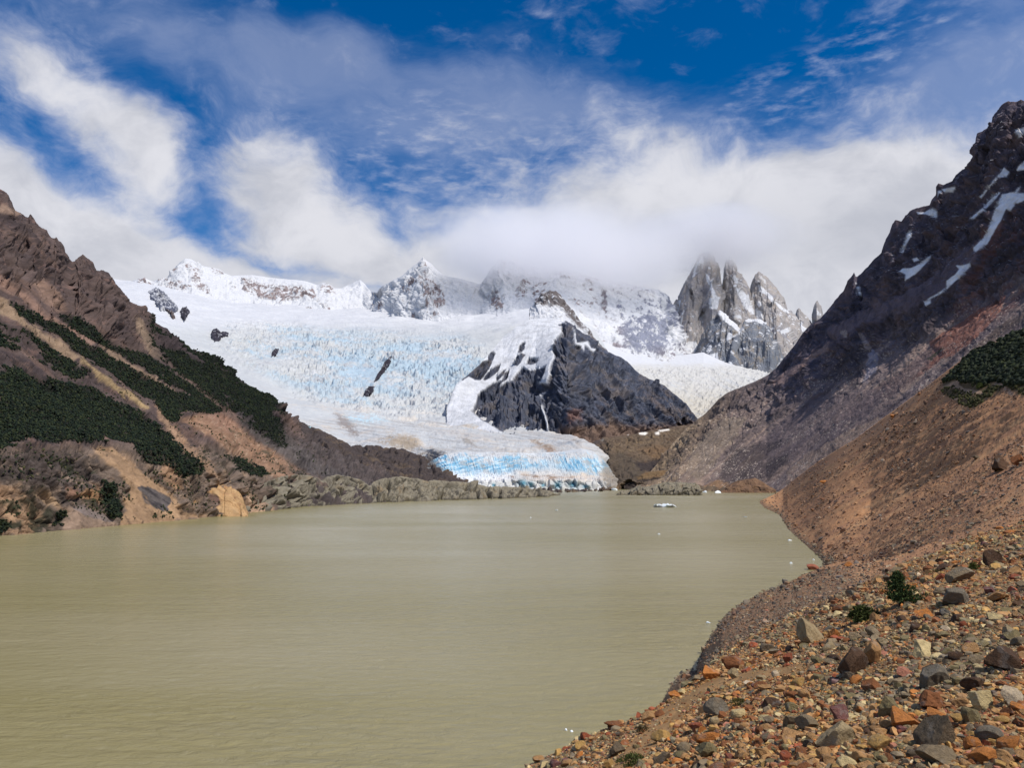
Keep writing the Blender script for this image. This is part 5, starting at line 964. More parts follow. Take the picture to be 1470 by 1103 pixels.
class Surface:
    """looks up where a line of sight first meets a terrain sheet"""
    def __init__(s, P, N, cols, px, py):
        s.P, s.N, s.cols = P, N, cols; s.vis = np.minimum.accumulate(py, axis=0)
    def hit(s, px, py):
        px = np.atleast_1d(np.asarray(px, float)); py = np.atleast_1d(np.asarray(py, float))
        j = np.clip(np.searchsorted(s.cols, px), 1, len(s.cols) - 1); j = np.where(px - s.cols[j - 1] < s.cols[j] - px, j - 1, j)
        P = np.full((len(px), 3), np.nan); N = np.zeros((len(px), 3))
        for k in range(len(px)):
            col = s.vis[:, j[k]]; i = int(np.searchsorted(-col, -py[k]))
            if i >= len(col) or i == 0: continue
            a, b = col[i - 1], col[i]; t = 0 if a - b < 1e-6 else (a - py[k]) / (a - b)
            if a - b > 6: t = 1.0
            P[k] = s.P[i - 1, j[k]] * (1 - t) + s.P[i, j[k]] * t; N[k] = s.N[i, j[k]]
        return P, N
MOR = Surface(MP, MNrm, mcols, Mpx, Mpy)

COLS = {  # stone colours: name -> albedo
    'grey': lin(124, 113, 96), 'pale grey': lin(152, 139, 114), 'dark grey': lin(96, 87, 76), 'tan': lin(164, 130, 92), 'cream': lin(190, 176, 138), 'orange': lin(168, 112, 62), 'rust brown': lin(124, 82, 54), 'brick red': lin(138, 78, 56), 'purple': lin(116, 82, 82), 'olive grey': lin(118, 110, 84), 'blue grey': lin(106, 102, 95), 'dark brown': lin(76, 58, 46), 'yellow ochre': lin(168, 138, 88), 'pink': lin(172, 120, 104), 'white': lin(192, 180, 162)}
COLS = {k: v * np.array([1.06, .97, .82]) for k, v in COLS.items()}
CN = list(COLS); CWT = np.array([15, 9, 7, 24, 7, 6, 12, 3, 1.4, 14, 2, 8, 8, 1.6, .6]); CWT = CWT / CWT.sum()

# boulders one can point at: column, row of the middle, width, height (picture units), colour, look
BOULDERS = [
    (1021.6, 968, 29, 23, 'orange', 'bright orange rough boulder where the tan path meets the ridge edge'), (1057, 953, 40, 20, 'rust brown', 'rust brown boulder with a dark left face behind the bright orange one'), (1055, 968, 16, 17, 'pale grey', 'pale grey slab leaning right of the bright orange boulder'), (1032, 1018, 37, 26, 'blue grey', 'dark blue grey oblong boulder beside the tan path and the moss'),
    (1063, 1027, 21, 14, 'cream', 'cream angular stone touching the dark blue grey oblong boulder'), (1028, 1037, 15, 12, 'pale grey', 'round pale grey stone just below the dark blue grey oblong boulder'), (1002, 1046, 23, 14, 'brick red', 'brick red stone on the edge of the tan path above a flat orange boulder'), (1021, 1062, 38, 18, 'orange', 'flat orange boulder between a brick red stone and an olive grey block'),
    (1021, 1079, 35, 23, 'olive grey', 'olive grey block just below the flat orange boulder'), (986, 1077, 22, 17, 'grey', 'rounded grey boulder left of the olive grey block by the path'), (1137, 1037, 20, 19, 'grey', 'grey angular stone left of a rough grey block in mid rubble'), (1212, 1029, 26, 28, 'purple', 'purple and ochre boulder in the middle of the rubble'),
    (1136, 1089, 17, 16, 'brick red', 'brick red oval stone near the bottom edge, left of the big beige block'), (1210, 1064, 54, 40, 'pale grey', 'big beige grey block below the purple and ochre boulder'), (1164, 1041, 31, 21, 'grey', 'rough grey block left of the purple and ochre boulder'), (1234, 953, 44, 44, 'dark brown', 'largest dark brown boulder with its left face in shade'),
    (1258, 940, 26, 36, 'tan', 'tan and rust slab leaning on the largest dark brown boulder'), (1330, 934, 31, 25, 'cream', 'cream angular boulder right of the largest dark brown boulder'), (1346, 974, 38, 32, 'blue grey', 'blue grey striped boulder in the middle of the right rubble'), (1453, 950, 48, 36, 'dark brown', 'long brown grey boulder at the right edge of the rubble'),  # tan slab added to colour the dark boulder's lit right side
    (1309, 1038, 38, 28, 'orange', 'big orange wedge shaped boulder left of the large brown grey boulder'), (1284, 1019, 28, 31, 'olive grey', 'olive grey angular boulder standing behind the big orange wedge'), (1353, 1060, 50, 48, 'dark grey', 'large brown grey boulder near the bottom, dark on its left'), (1352, 1030, 27, 15, 'orange', 'orange wedge stone on top of the large brown grey boulder'),
    (1346, 1009, 40, 26, 'rust brown', 'dark rust boulder behind the orange wedge stone'), (1429, 1060, 35, 21, 'blue grey', 'smooth grey oval boulder at the lower right'), (1418, 1013, 31, 28, 'cream', 'beige speckled boulder left of the pale lavender block'), (1464, 1010, 32, 28, 'white', 'pale lavender block at the right edge'),
    (1357, 1092, 46, 26, 'grey', 'purple grey boulder at the bottom edge below the large brown grey one'), (1401, 1072, 23, 21, 'orange', 'orange and cream stone left of the smooth grey oval boulder'), (1400, 1039, 25, 24, 'olive grey', 'grey brown boulder above the orange and cream stone'), (1459, 1072, 32, 22, 'orange', 'orange boulder at the lower right edge'),
    (1384, 826, 35, 21, 'grey', 'grey boulder with a dark base, below the small moss tuft'), (1433, 802, 27, 23, 'dark brown', 'dark brown boulder standing highest on the right rubble'), (1380, 858, 37, 25, 'blue grey', 'two toned grey and white boulder right of the small conifer'), (1331, 883, 26, 14, 'orange', 'flat orange slab below the small conifer'),
    (1319, 902, 25, 14, 'dark brown', 'flat dark brown slab below the flat orange slab'), (1384, 903, 10, 10, 'brick red', 'small round red stone in the upper right rubble'), (1359, 904, 13, 9, 'white', 'small white stone left of the round red stone'), (1443, 858, 29, 12, 'tan', 'tan wedge with a hollow shaded side in the upper right rubble'),
    (1424, 849, 18, 11, 'purple', 'lavender striped stone above the tan wedge'), (1169, 908, 43, 37, 'pale grey', 'big pale grey green boulder at the ridge edge above the shore'), (1198, 911, 17, 17, 'orange', 'orange stone on the right side of the big pale grey green boulder'), (1100, 931, 23, 13, 'dark grey', 'dark grey wedge on the ridge edge left of the big pale grey green boulder'),
    (1134, 946, 17, 14, 'brick red', 'brick red stone below the dark grey wedge on the ridge edge'), (1116, 969, 11, 10, 'white', 'small pale round stone right of the tan path end'), (1228, 852, 17, 8, 'blue grey', 'flat blue grey slab on the ridge edge left of the small conifer'), (952, 1092, 30, 18, 'dark grey', 'dark grey pyramid stone at the bottom edge left of the path'),
    (848, 1051, 17, 11, 'grey', 'grey stone standing alone on the lower ridge edge against the lake'), (885, 1043, 34, 11, 'rust brown', 'long rust brown slab lying on the lower ridge edge'), (888, 1077, 24, 20, 'dark grey', 'dark hollow looking block in the lower left rubble'), (1256, 986, 30, 20, 'rust brown', 'rust brown slab below the largest dark brown boulder'),
    (1105, 1085, 26, 16, 'tan', 'tan block at the bottom edge right of the olive grey block'), (1271, 1075, 34, 22, 'yellow ochre', 'yellow ochre block at the bottom left of the large brown grey boulder'), (1300, 975, 22, 15, 'pink', 'pinkish stone left of the blue grey striped boulder'), (1408, 985, 30, 18, 'dark brown', 'dark brown slab right of the blue grey striped boulder'),
    (1443, 664, 30, 22, 'dark brown', 'dark boulder left of a rust brown one high on the far scree slope'), (1465, 660, 18, 16, 'rust brown', 'rust brown boulder beside the dark boulder on the far scree slope'), (1283, 597, 10, 6, 'orange', 'orange boulder on the skyline of the far scree slope'), (1220, 811, 11, 8, 'orange', 'orange stone at the foot of the far scree slope beside the bay'),
    (1183, 692, 11, 5, 'orange', 'small orange boulder low on the far scree slope near its tip'), (1402, 657, 9, 6, 'dark grey', 'dark stone in the middle of the far scree slope'),
]
proto_mesh = {}
def stone_object(name, mesh, P, w, h, dep, rz, tilt, col):
    o = bpy.data.objects.new(name, mesh); C.objects.link(o)
    o.location = P; o.scale = (w / 2, dep / 2, h / 2); o.rotation_euler = (tilt[0], tilt[1], rz); o.color = tuple(col) + (1,)
    return o
LAND = []
def build_boulders():
    r = np.random.default_rng(5)
    P, N = MOR.hit([b[0] for b in BOULDERS], [b[1] + b[3] * .40 for b in BOULDERS])
    for k, (px, py, w, h, cn, lab) in enumerate(BOULDERS):
        if np.isnan(P[k, 0]): print('no ground for', lab); continue
        dist = np.linalg.norm(P[k] - np.array([0, 0, H])); W, Hh = w * .88 * dist / F, h * dist / F * .98
        rounded = any(t in lab for t in ('round', 'oval', 'oblong', 'smooth'))
        V = rock_verts(5, 100 + k, 5 if rounded else 10, .045, .18 if rounded else 0.0); me = make_mesh_data('boulder', V, ICO[5][1])
        p = P[k] + np.array([0, W * .32, Hh * .27]); col = COLS[cn] * r.uniform(.9, 1.1)
        o = stone_object('boulder', me, p, W, Hh, W * r.uniform(.75, .95), r.uniform(-.35, .35), (r.uniform(-.12, .12), r.uniform(-.12, .12)), col)
        tag(o, lab.replace('boulder pair leader', 'boulder'), 'boulder', 'boulders and stones of the moraine'); LAND.append((px, py, w, lab))
def make_mesh_data(name, V, Fc, mat=None):
    me = bpy.data.meshes.new(name); V = np.ascontiguousarray(V, np.float32); Fc = np.ascontiguousarray(Fc, np.int32)
    me.vertices.add(len(V)); me.vertices.foreach_set('co', V.ravel()); me.loops.add(Fc.size); me.loops.foreach_set('vertex_index', Fc.ravel())
    me.polygons.add(len(Fc)); me.polygons.foreach_set('loop_start', np.arange(0, Fc.size, Fc.shape[1], dtype=np.int32)); me.polygons.foreach_set('use_smooth', np.ones(len(Fc), bool)); me.update(calc_edges=True)
    me.materials.append(mat or M_STONE); return me
build_boulders()

def rotm(r, n):
    """n random rotations"""
    q = r.normal(size=(n, 4)); q /= np.linalg.norm(q, axis=1)[:, None]; w, x, y, z = q.T
    return np.stack([1 - 2 * (y * y + z * z), 2 * (x * y - z * w), 2 * (x * z + y * w), 2 * (x * y + z * w), 1 - 2 * (x * x + z * z), 2 * (y * z - x * w), 2 * (x * z - y * w), 2 * (y * z + x * w), 1 - 2 * (x * x + y * y)], -1).reshape(n, 3, 3)

def power(r, n, a, b, k=2.8):
    u = r.random(n); e = 1 - k; return (a ** e + u * (b ** e - a ** e)) ** (1 / e)

def build_stones():
    r = np.random.default_rng(8)
    n = 95000
    px = r.uniform(735, 1485, n); py = 1120 - (1120 - 730) * r.random(n) ** 1.0
    P, N = MOR.hit(px, py); ok = ~np.isnan(P[:, 0]) & (P[:, 1] < 62) & (P[:, 1] > 3)
    P, N, px, py = P[ok], N[ok], px[ok], py[ok]; d = P[:, 1]
    path = segdist(px, py, [(880, 1115), (935, 1060), (962, 1030), (990, 1000), (1020, 985), (1060, 972), (1110, 966), (1150, 960)], False) < np.interp(py, [960, 1060], [5, 15])
    keep = ~(path & (r.random(len(px)) < .85)); P, N, px, py, d = P[keep], N[keep], px[keep], py[keep], d[keep]
    s = power(r, len(d), np.maximum(.022, 2.0 * d / F), np.full(len(d), .42), 3.5)
    edge = np.exp(-((py - np.interp(px, [750, 1000, 1147, 1470], [1103, 970, 884, 750])) / 14.0) ** 2)
    s = np.where((s * F / d > 20), s * .62, s)
    # colours: mixed, with rust coloured and grey drifts
    drift = fbm(np.stack([P[:, 0], P[:, 1], P[:, 2]], -1), 1 / 5.0, 3, seed=201)
    wts = np.tile(CWT, (len(d), 1)); warm = np.array([0, 0, 0, 1, .5, 1, 1, .8, 0, 0, 0, .3, 1, .6, 0]); wts = wts * np.exp(np.clip(drift * 6, -1.6, 1.6)[:, None] * (warm - .4)[None]); wts /= wts.sum(1, keepdims=True)
    ci = (wts.cumsum(1) > r.random(len(d))[:, None]).argmax(1)
    # the largest of them become objects of their own
    size = s * F / d; order = np.argsort(-size); single = order[:620]; rest = np.ones(len(d), bool); rest[single] = False
    pal = np.array([COLS[c] for c in CN])
    variants = [make_mesh_data('stone', rock_verts(4 if k < 6 else 2 + 2, 500 + k, r.integers(6, 12), .05, .12 if k % 3 == 0 else 0), ICO[4][1]) for k in range(14)]
    used = {}
    taken = []
    for i in single:
        if len(taken) >= 238: rest[i] = True; continue
        if any(abs(px[i] - b[0]) < (b[2] + size[i]) * .5 and abs(py[i] - b[1]) < (b[2] + size[i]) * .32 for b in LAND): rest[i] = False; continue
        asp = (1.0, r.uniform(.75, 1.1), r.uniform(.5, .85)); o = stone_object('stone', variants[r.integers(14)], P[i] + np.array([0, 0, s[i] * asp[2] * .28]), s[i] * 1.1, s[i] * asp[2], s[i] * asp[1], r.uniform(0, 6.28), (r.uniform(-.35, .35), r.uniform(-.35, .35)), pal[ci[i]] * r.uniform(.85, 1.15))
        taken.append((px[i], py[i], size[i], CN[ci[i]], asp[2], o))
    label_stones(taken)
    # the parts of the near ridge that face away from the path or lie beyond the frame
    m = 60000; ri = r.integers(4, MP.shape[0] - 1, m); cj = r.integers(0, len(mcols) - 1, m); u, w = r.random((m, 1)), r.random((m, 1))
    cj = np.where(r.random(m) < .35, r.integers(0, 100, m) % len(mcols), cj); cj = np.where(r.random(m) < .15, len(mcols) - 2 - r.integers(0, 38, m), cj)
    Q = (MP[ri, cj] * (1 - u) + MP[ri + 1, cj] * u) * (1 - w) + (MP[ri, cj + 1] * (1 - u) + MP[ri + 1, cj + 1] * u) * w
    hid = (Mpy[ri, cj] > MOR.vis[ri, cj] + .6) | (mcols[cj] < 735) | (mcols[cj] > 1484); q = hid & (Q[:, 2] > .02) & (Q[:, 1] < 170) & (Q[:, 1] > 1.5); Q = Q[q]; dq = np.maximum(Q[:, 1], 8.0)
    sq = power(r, len(Q), np.maximum(.05, 3.0 * dq / F), np.full(len(Q), .7), 3.2); cq = pal[r.choice(len(CN), len(Q), p=CWT)] * .92
    print('hidden stones', len(Q))
    scatter('rubble', np.concatenate([P[rest], Q]), np.concatenate([s[rest], sq]), np.concatenate([pal[ci[rest]], cq]), r, 'loose brown, grey and orange rubble covering the near moraine', N[rest])
    # smaller looking stones of the far slope and the shore
    n = 60000
    px = np.r_[r.uniform(985, 1485, 40000), r.uniform(930, 1270, 24000)]; py = np.r_[r.uniform(470, 960, 40000), r.uniform(795, 1015, 24000)]
    P, N = MOR.hit(px, py); ok = ~np.isnan(P[:, 0]) & (P[:, 1] >= 58) & (P[:, 2] > -.05); P, N, px, py = P[ok], N[ok], px[ok], py[ok]
    ok = ~inpoly(px, py, BUSH); P, N, px, py = P[ok], N[ok], px[ok], py[ok]; d = P[:, 1]
    clump = fbm(P, 1 / 30.0, 4, .6, seed=203); keep = r.random(len(d)) < np.clip(.45 + clump * 1.6 + (P[:, 2] < 2.5) * .5 + (d < 200) * .4, .08, 1); P, N, d, py, px = P[keep], N[keep], d[keep], py[keep], px[keep]
    s = power(r, len(d), 1.7 * d / F, np.minimum(9 * d / F, 3.0), 3.8)
    far = [lin(106, 80, 66), lin(130, 98, 76), lin(150, 116, 86), lin(88, 74, 66), lin(150, 120, 98), lin(130, 90, 64), lin(106, 98, 92), lin(166, 146, 124)]
    col = np.array(far)[r.choice(8, len(d), p=[.18, .2, .18, .14, .08, .1, .09, .03])]
    shore = (P[:, 2] < 1.8) | ((d < 190) & (r.random(len(d)) < .55)); gp = np.array([lin(112, 102, 88), lin(84, 78, 72), lin(136, 122, 100), lin(122, 94, 70)])[r.choice(4, len(d))]; col = np.where(shore[:, None], gp, col)
    scatter('scree_stones', P, s, col, r, 'brown and dark stones strewn over the far scree slope and shore', N)

def label_stones(T):
    """a label that singles each stone out: size, colour and shape, then where it lies from a boulder one can find"""
    used = {}; marks = [b for b in LAND if b[3] in SHORT and b[1] > 780]
    for px, py, sz, cn, flat, o in sorted(T, key=lambda t: -t[2]):
        shape = 'flat' if flat < .58 else ('blocky' if flat > .74 else 'angular'); size = 'large ' if sz > 19 else ('' if sz > 13 else 'small ')
        lab = None
        for b in sorted(marks, key=lambda b: math.hypot(px - b[0], (py - b[1]) * 1.3))[:7]:
            dx, dy = px - b[0], (py - b[1]) * 1.3; near = math.hypot(dx, dy) < b[2] * 1.1
            if abs(dx) > abs(dy) * 1.8: rel = 'right of' if dx > 0 else 'left of'
            elif abs(dy) > abs(dx) * 1.8: rel = 'in front of' if dy > 0 else 'behind'
            else: rel = ('in front and to the ' if dy > 0 else 'behind and to the ') + ('right of' if dx > 0 else 'left of')
            t = f"{size}{cn} {shape} stone {'close ' if near else ''}{rel} the {SHORT[b[3]]}"
            if t not in used and len(t.split()) <= 16: lab = t; break
        if lab is None:
            for w in ('farther', 'second farther', 'third farther', 'fourth farther', 'fifth farther'):
                if f'{w} {t}' not in used: lab = f'{w} {t}'; break
        used[lab] = 1; tag(o, lab, 'stone', 'boulders and stones of the moraine')
def _short(t):
    for cut in (' where ', ' with ', ' behind ', ' leaning ', ' beside ', ' touching ', ' just ', ' on ', ' between ', ' in ', ' at ', ' near ', ' below ', ' above ', ' left of ', ' right of ', ' standing ', ' lying ', ', '):
        t = t.split(cut)[0]
    for w in (' lying', ' standing', ' high', ' low'):
        t = t.removesuffix(w)
    return t
_n = [_short(b[5]) for b in BOULDERS]
_ends = lambda a, b: a != b and b.endswith(' ' + a)
SHORT = {b[5]: k for b, k in zip(BOULDERS, _n) if _n.count(k) == 1 and not any(_ends(k, q) for q in _n)}
def scatter(name, P, s, col, r, label, N):
    """many stones in one object: each a trimmed ball of its own shape, turn and colour"""
    big = s * F / P[:, 1] > 6.0
    Vs, Fs, Cs, off = [], [], [], 0
    for mask, sub, nv in ((big, 2, 16), (~big, 1, 20)):
        idx = np.where(mask)[0]
        if not len(idx): continue
        lib = np.stack([rock_verts(sub, 900 + k + sub * 50, int(6 + k % 6), .05 if sub > 1 else .0, .04 if k % 4 == 0 else -.08) for k in range(nv)])
        L = lib[r.integers(0, nv, len(idx))]
        asp = np.stack([np.ones(len(idx)), r.uniform(.7, 1.05, len(idx)), r.uniform(.4, .9, len(idx))], -1) * .55
        V = L * asp[:, None, :]
        R = rotm(r, len(idx)); a = r.uniform(0, 6.28, len(idx)); Rz = np.zeros((len(idx), 3, 3)); Rz[:, 0, 0] = np.cos(a); Rz[:, 0, 1] = -np.sin(a); Rz[:, 1, 0] = np.sin(a); Rz[:, 1, 1] = np.cos(a); Rz[:, 2, 2] = 1
        flat = r.random(len(idx)) < .7; M = np.where(flat[:, None, None], Rz, R)
        V = np.einsum('nij,nvj->nvi', M, V) * s[idx][:, None, None] + P[idx][:, None, :] + np.array([0, 0, 1.0]) * (s[idx] * .08)[:, None, None]
        Fc = ICO[sub][1][None] + (np.arange(len(idx)) * len(ICO[sub][0]))[:, None, None] + off
        c = np.repeat((col[idx] * r.uniform(.78, 1.22, (len(idx), 1)))[:, None, :], V.shape[1], 1)
        Vs.append(V.reshape(-1, 3)); Fs.append(Fc.reshape(-1, 3)); Cs.append(c.reshape(-1, 3)); off += V.shape[0] * V.shape[1]
    o = make_mesh(name, np.concatenate(Vs), np.concatenate(Fs), M_PEBBLE, np.concatenate(Cs), smooth=False)
    tag(o, label, 'rubble', kind='stuff'); print(name, len(P))
build_stones()

# ------------------------------------------------------------------ rock domes, islands, mounds and outcrops
def rock_sheet(name, top, base, d0, deep, cols, rows, disp, colr, mat, label, cat):
    base = [(x, y, d0) for x, y in base]; top = [(x, y, d0 + deep) for x, y in top]
    mid = [(x, y * .52 + np.interp(x, [b[0] for b in base], [b[1] for b in base]) * .48, d0 + deep * .22) for x, y, _ in top]
    o, *_ = sheet(name, [base, mid, top], np.linspace(top[0][0], top[-1][0], cols), rows, mat, disp, colr, sink=5, crest_w=.15, taper=.2, sm=2, back=(1.04, -.3))
    return tag(o, label, cat)
def dome_color(P, px, py, N, s):
    n = fbm(P, 1 / 8.0, 5, .62, seed=301); ck = ridged(P * [1, 1, .7], 1 / 14.0, 4, seed=302)
    c = np.ones(P.shape) * lin(176, 142, 102); c = mixc(c, sstep(n, .05, .3) * .6, lin(190, 158, 118)); c = mixc(c, sstep(-n, .1, .3) * .6, lin(150, 110, 82)); c = mixc(c, sstep(ck, .72, .85) * .8, lin(84, 66, 54))
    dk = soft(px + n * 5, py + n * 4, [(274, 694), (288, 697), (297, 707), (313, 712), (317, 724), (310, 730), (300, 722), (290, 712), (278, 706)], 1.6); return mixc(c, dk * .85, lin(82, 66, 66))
rock_sheet('rock_dome', [(271, 700), (274, 688), (279, 680), (285, 676), (293, 674), (305, 677), (318, 684), (331, 690), (339, 698), (345, 707), (349, 715), (352, 724), (355, 734), (356, 740)], [(271, 706), (282, 716), (290, 728), (300, 738), (318, 743.5), (334, 742.5), (356, 740.8)], WD(742), 70, 130, (50, 60), lambda P, px, py, N, s: crag_disp(1.2, 14.0, 61)(P, px, py, N, s) + slabs(px, py, P[..., 1], 50, 24, 15, 69, .5)[0] * .25, dome_color, M_CLIFF, 'smooth tan rock dome rising from the left shore', 'rock')
def isle_color(P, px, py, N, s):
    c = bar_color(P, px, py, N, s); return c
rock_sheet('rock_island', [(884, 710), (895, 705), (906, 701.6), (917.5, 698), (927, 699.5), (935.5, 697), (944, 694), (957, 692.6), (971, 692), (984, 692.6), (996, 694), (1004, 697.5), (1007, 705), (1008, 708)], [(884, 711.4), (915, 712), (940, 712), (975, 711), (1008, 709)], WD(711.4), 45, 240, (40, 40), lambda P, px, py, N, s: crag_disp(3.0, 14.0, 63)(P, px, py, N, s) + slabs(px, py, P[..., 1], -32, 14, 5, 67, .5)[0] * .9 + slabs(px, py, P[..., 1], -40, 5, 3, 68, .4)[0] * .7, isle_color, M_CLIFF, 'low dark grey rock island in front of the brown debris mounds', 'rock island')
def mound_color(P, px, py, N, s):
    n = fbm(P, 1 / 12.0, 5, .62, seed=311); c = np.ones(P.shape) * lin(112, 88, 70); c = mixc(c, sstep(n, .05, .3) * .7, lin(134, 106, 82)); return mixc(c, sstep(-n, .05, .3) * .6, lin(84, 68, 60))
def orange_color(P, px, py, N, s):
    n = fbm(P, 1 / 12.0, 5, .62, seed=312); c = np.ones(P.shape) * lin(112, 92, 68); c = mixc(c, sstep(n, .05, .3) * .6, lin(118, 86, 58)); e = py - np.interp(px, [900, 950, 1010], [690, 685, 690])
    return mixc(c, sstep(e + n * 6, -1, 2) * .9, lin(50, 46, 46))  # shadow beneath the overhanging edge is painted into the colour
rock_sheet('debris_mound', [(1034, 706.5), (1045, 697), (1058, 690.6), (1068, 689), (1084, 686.5), (1095, 692), (1105, 699), (1114, 704)], [(1034, 708), (1060, 708.5), (1090, 707.5), (1114, 705.5)], WD(708), 40, 160, (30, 30), crag_disp(2.5, 10.0, 67), mound_color, M_DEBRIS, 'brown debris mound at the far end of the lake, right of the rock island', 'mound')
rock_sheet('debris_mound', [(896, 694), (905, 688), (915, 683), (930, 678), (950, 675.5), (970, 676), (985, 680), (1000, 686), (1014, 694)], [(896, 703), (950, 703), (1014, 702)], 1850, 60, 200, (36, 30), crag_disp(3.5, 14.0, 68), orange_color, M_DEBRIS, 'ochre debris ridge with shadow painted on its undercut edge behind the rock island', 'mound')
rock_sheet('debris_mound', [(1012, 700), (1020, 688), (1032, 684), (1042, 687), (1050, 700)], [(1012, 706), (1050, 706)], 1760, 30, 90, (24, 24), crag_disp(2.0, 10.0, 69), lambda P, px, py, N, s: mound_color(P, px, py, N, s) * [1.08, 1.0, .86], M_DEBRIS, 'small ochre debris mound between the rock island and the brown mound', 'mound')

M_NUN = mat_ground('dark_outcrop', .03, .25, .6, 6.0)
def outcrop(poly, label, col, bulge, seed):
    poly = np.array(poly, float); c = poly.mean(0); n = 72
    L = np.r_[0, np.cumsum(np.hypot(*np.diff(np.r_[poly, poly[:1]], axis=0).T))]; t = np.linspace(0, L[-1], n, endpoint=False); cl = np.r_[poly, poly[:1]]
    B = np.stack([np.interp(t, L, cl[:, 0]), np.interp(t, L, cl[:, 1])], -1)
    B = B + (B - c) / np.linalg.norm(B - c, axis=1)[:, None] * (fbm(np.stack([B[:, 0], B[:, 1], B[:, 0] * 0 + seed], -1), .45, 5, .75, seed=seed)[:, None] * 5.0)
    rings = np.linspace(0, 1, 14)[1:]; Q = np.concatenate([[c], *[c + (B - c) * k for k in rings]]); e = np.concatenate([[0], np.repeat(rings, n)])
    P, _ = GLA.hit(Q[:, 0], Q[:, 1]); d0 = np.nanmedian(P[:, 1]); A = np.stack([Q[:, 0], Q[:, 1], np.ones(len(Q))], 1); ok = ~np.isnan(P[:, 1])
    k = np.linalg.lstsq(A[ok], P[ok, 1], rcond=None)[0]; d = A @ k; P = unproj(Q[:, 0], Q[:, 1], d)
    out = np.array([.25, -.72, .64]); f = fbm(P, 1 / 35.0, 5, .62, seed=seed + 2)
    P = P + out * ((np.sqrt(np.clip(1 - e ** 2, 0, 1)) * bulge * .45 * (1 + f * .8)) + f * 26 * (1 - e ** 3) - 14 * (e > .97) + 8)[:, None]
    F4 = [[0, 1 + i, 1 + (i + 1) % n, 1 + (i + 1) % n] for i in range(n)]
    tri = np.array([[0, 1 + i, 1 + (i + 1) % n] for i in range(n)]); q = []
    for r_ in range(len(rings) - 1):
        a = 1 + r_ * n; i = np.arange(n); j = (i + 1) % n
        q += [np.stack([a + i, a + n + i, a + n + j], 1), np.stack([a + i, a + n + j, a + j], 1)]
    g = fbm(P, 1 / 14.0, 4, .65, seed=seed + 4); cc = np.ones(P.shape) * col * (1 + .6 * g[:, None]); cc = mixc(cc, sstep(g + f * .5, .26 - .25 * (bulge > 40), .40 - .25 * (bulge > 40)) * .8, SNOW)
    tag(make_mesh('rock_outcrop', P, np.concatenate([tri] + q), M_NUN, cc), label, 'rock', 'rock outcrops in the icefall')
GLA = Surface(GP, GN, gcols, Gpx, Gpy)
DKR = lin(58, 56, 66)
outcrop([(303, 480), (305, 474), (312, 473), (318, 479), (328, 479), (327, 483), (320, 484), (314, 490), (308, 492), (304, 486)], 'dark rock outcrop with a small spur, upper left in the icefall', DKR, 25, 401)
outcrop([(396, 502), (400, 503), (398, 509), (393, 515), (389, 514), (391, 507)], 'small slanted dark outcrop alone in the left icefall', DKR, 20, 402)
outcrop([(560, 513), (564, 514), (561, 521), (557, 527), (552, 535), (545, 543), (537, 548), (541, 540), (548, 530), (552, 521)], 'long slanting dark outcrop in the middle of the icefall', DKR * .85, 22, 403)
outcrop([(526, 560), (533, 556), (538, 558), (533, 566), (527, 572), (522, 571), (524, 565)], 'dark outcrop just below the long slanting one', DKR * .85, 22, 404)
outcrop([(258, 449), (262, 443), (268, 442), (272, 448), (270, 454), (265, 460), (260, 455)], 'round dark outcrop in the snow high on the left', DKR, 30, 405)
outcrop([(212, 421), (222, 413), (235, 420), (245, 431), (256, 442), (251, 447), (240, 446), (230, 444), (224, 436), (217, 430)], 'large blue grey snow dusted outcrop at the top left of the snowfield', lin(80, 84, 100), 45, 406)
outcrop([(238, 446), (246, 446), (252, 457), (249, 460), (244, 452)], 'narrow dark outcrop hanging below the large snow dusted one', lin(92, 82, 80), 20, 407)

# ------------------------------------------------------------------ floating ice
M_FLOE = mat_ground('floating_ice', 1.5, .05, .3, .2, rough=.45, spec=.4)
def floe(px, py, w, h, label, seed, lumps=1, blue=.3, group=None):
    d = WD(py); W = w * d / F; Hh = max(h * d / F, W * .10); r = np.random.default_rng(seed); Vs, Fs, off = [], [], 0
    V = rock_verts(4, seed, 8, .07, .05) * [W / 2, W * .32, Hh]
    if lumps > 1:   # a ragged floe: one raft with upstanding blades
        f = fbm(V / W * 7.0, 1.0, 4, .6, seed=seed); V = V * [1, 1, .5]; V[:, 2] += np.where(V[:, 2] > 0, np.abs(f) * Hh * 1.6, 0)
    P = V + np.array(unproj(px, py, d)); P[:, 2] += .12 * Hh
    g = fbm(V / W * 6, 1.0, 4, .6, seed=seed + 1); c = np.ones(P.shape) * lin(226, 230, 232); c = mixc(c, sstep(g, .0, .3) * blue * 2, lin(160, 196, 214)); c = mixc(c, sstep(-g, .15, .3) * (lumps > 1) * .7, lin(92, 96, 104))
    return tag(make_mesh('ice_floe', P, ICO[4][1], M_FLOE, c), label, 'ice floe', group)
floe(955, 728.5, 33, 5.0, 'largest ragged white ice floe with dark streaks in front of the rock island', 601, 3)
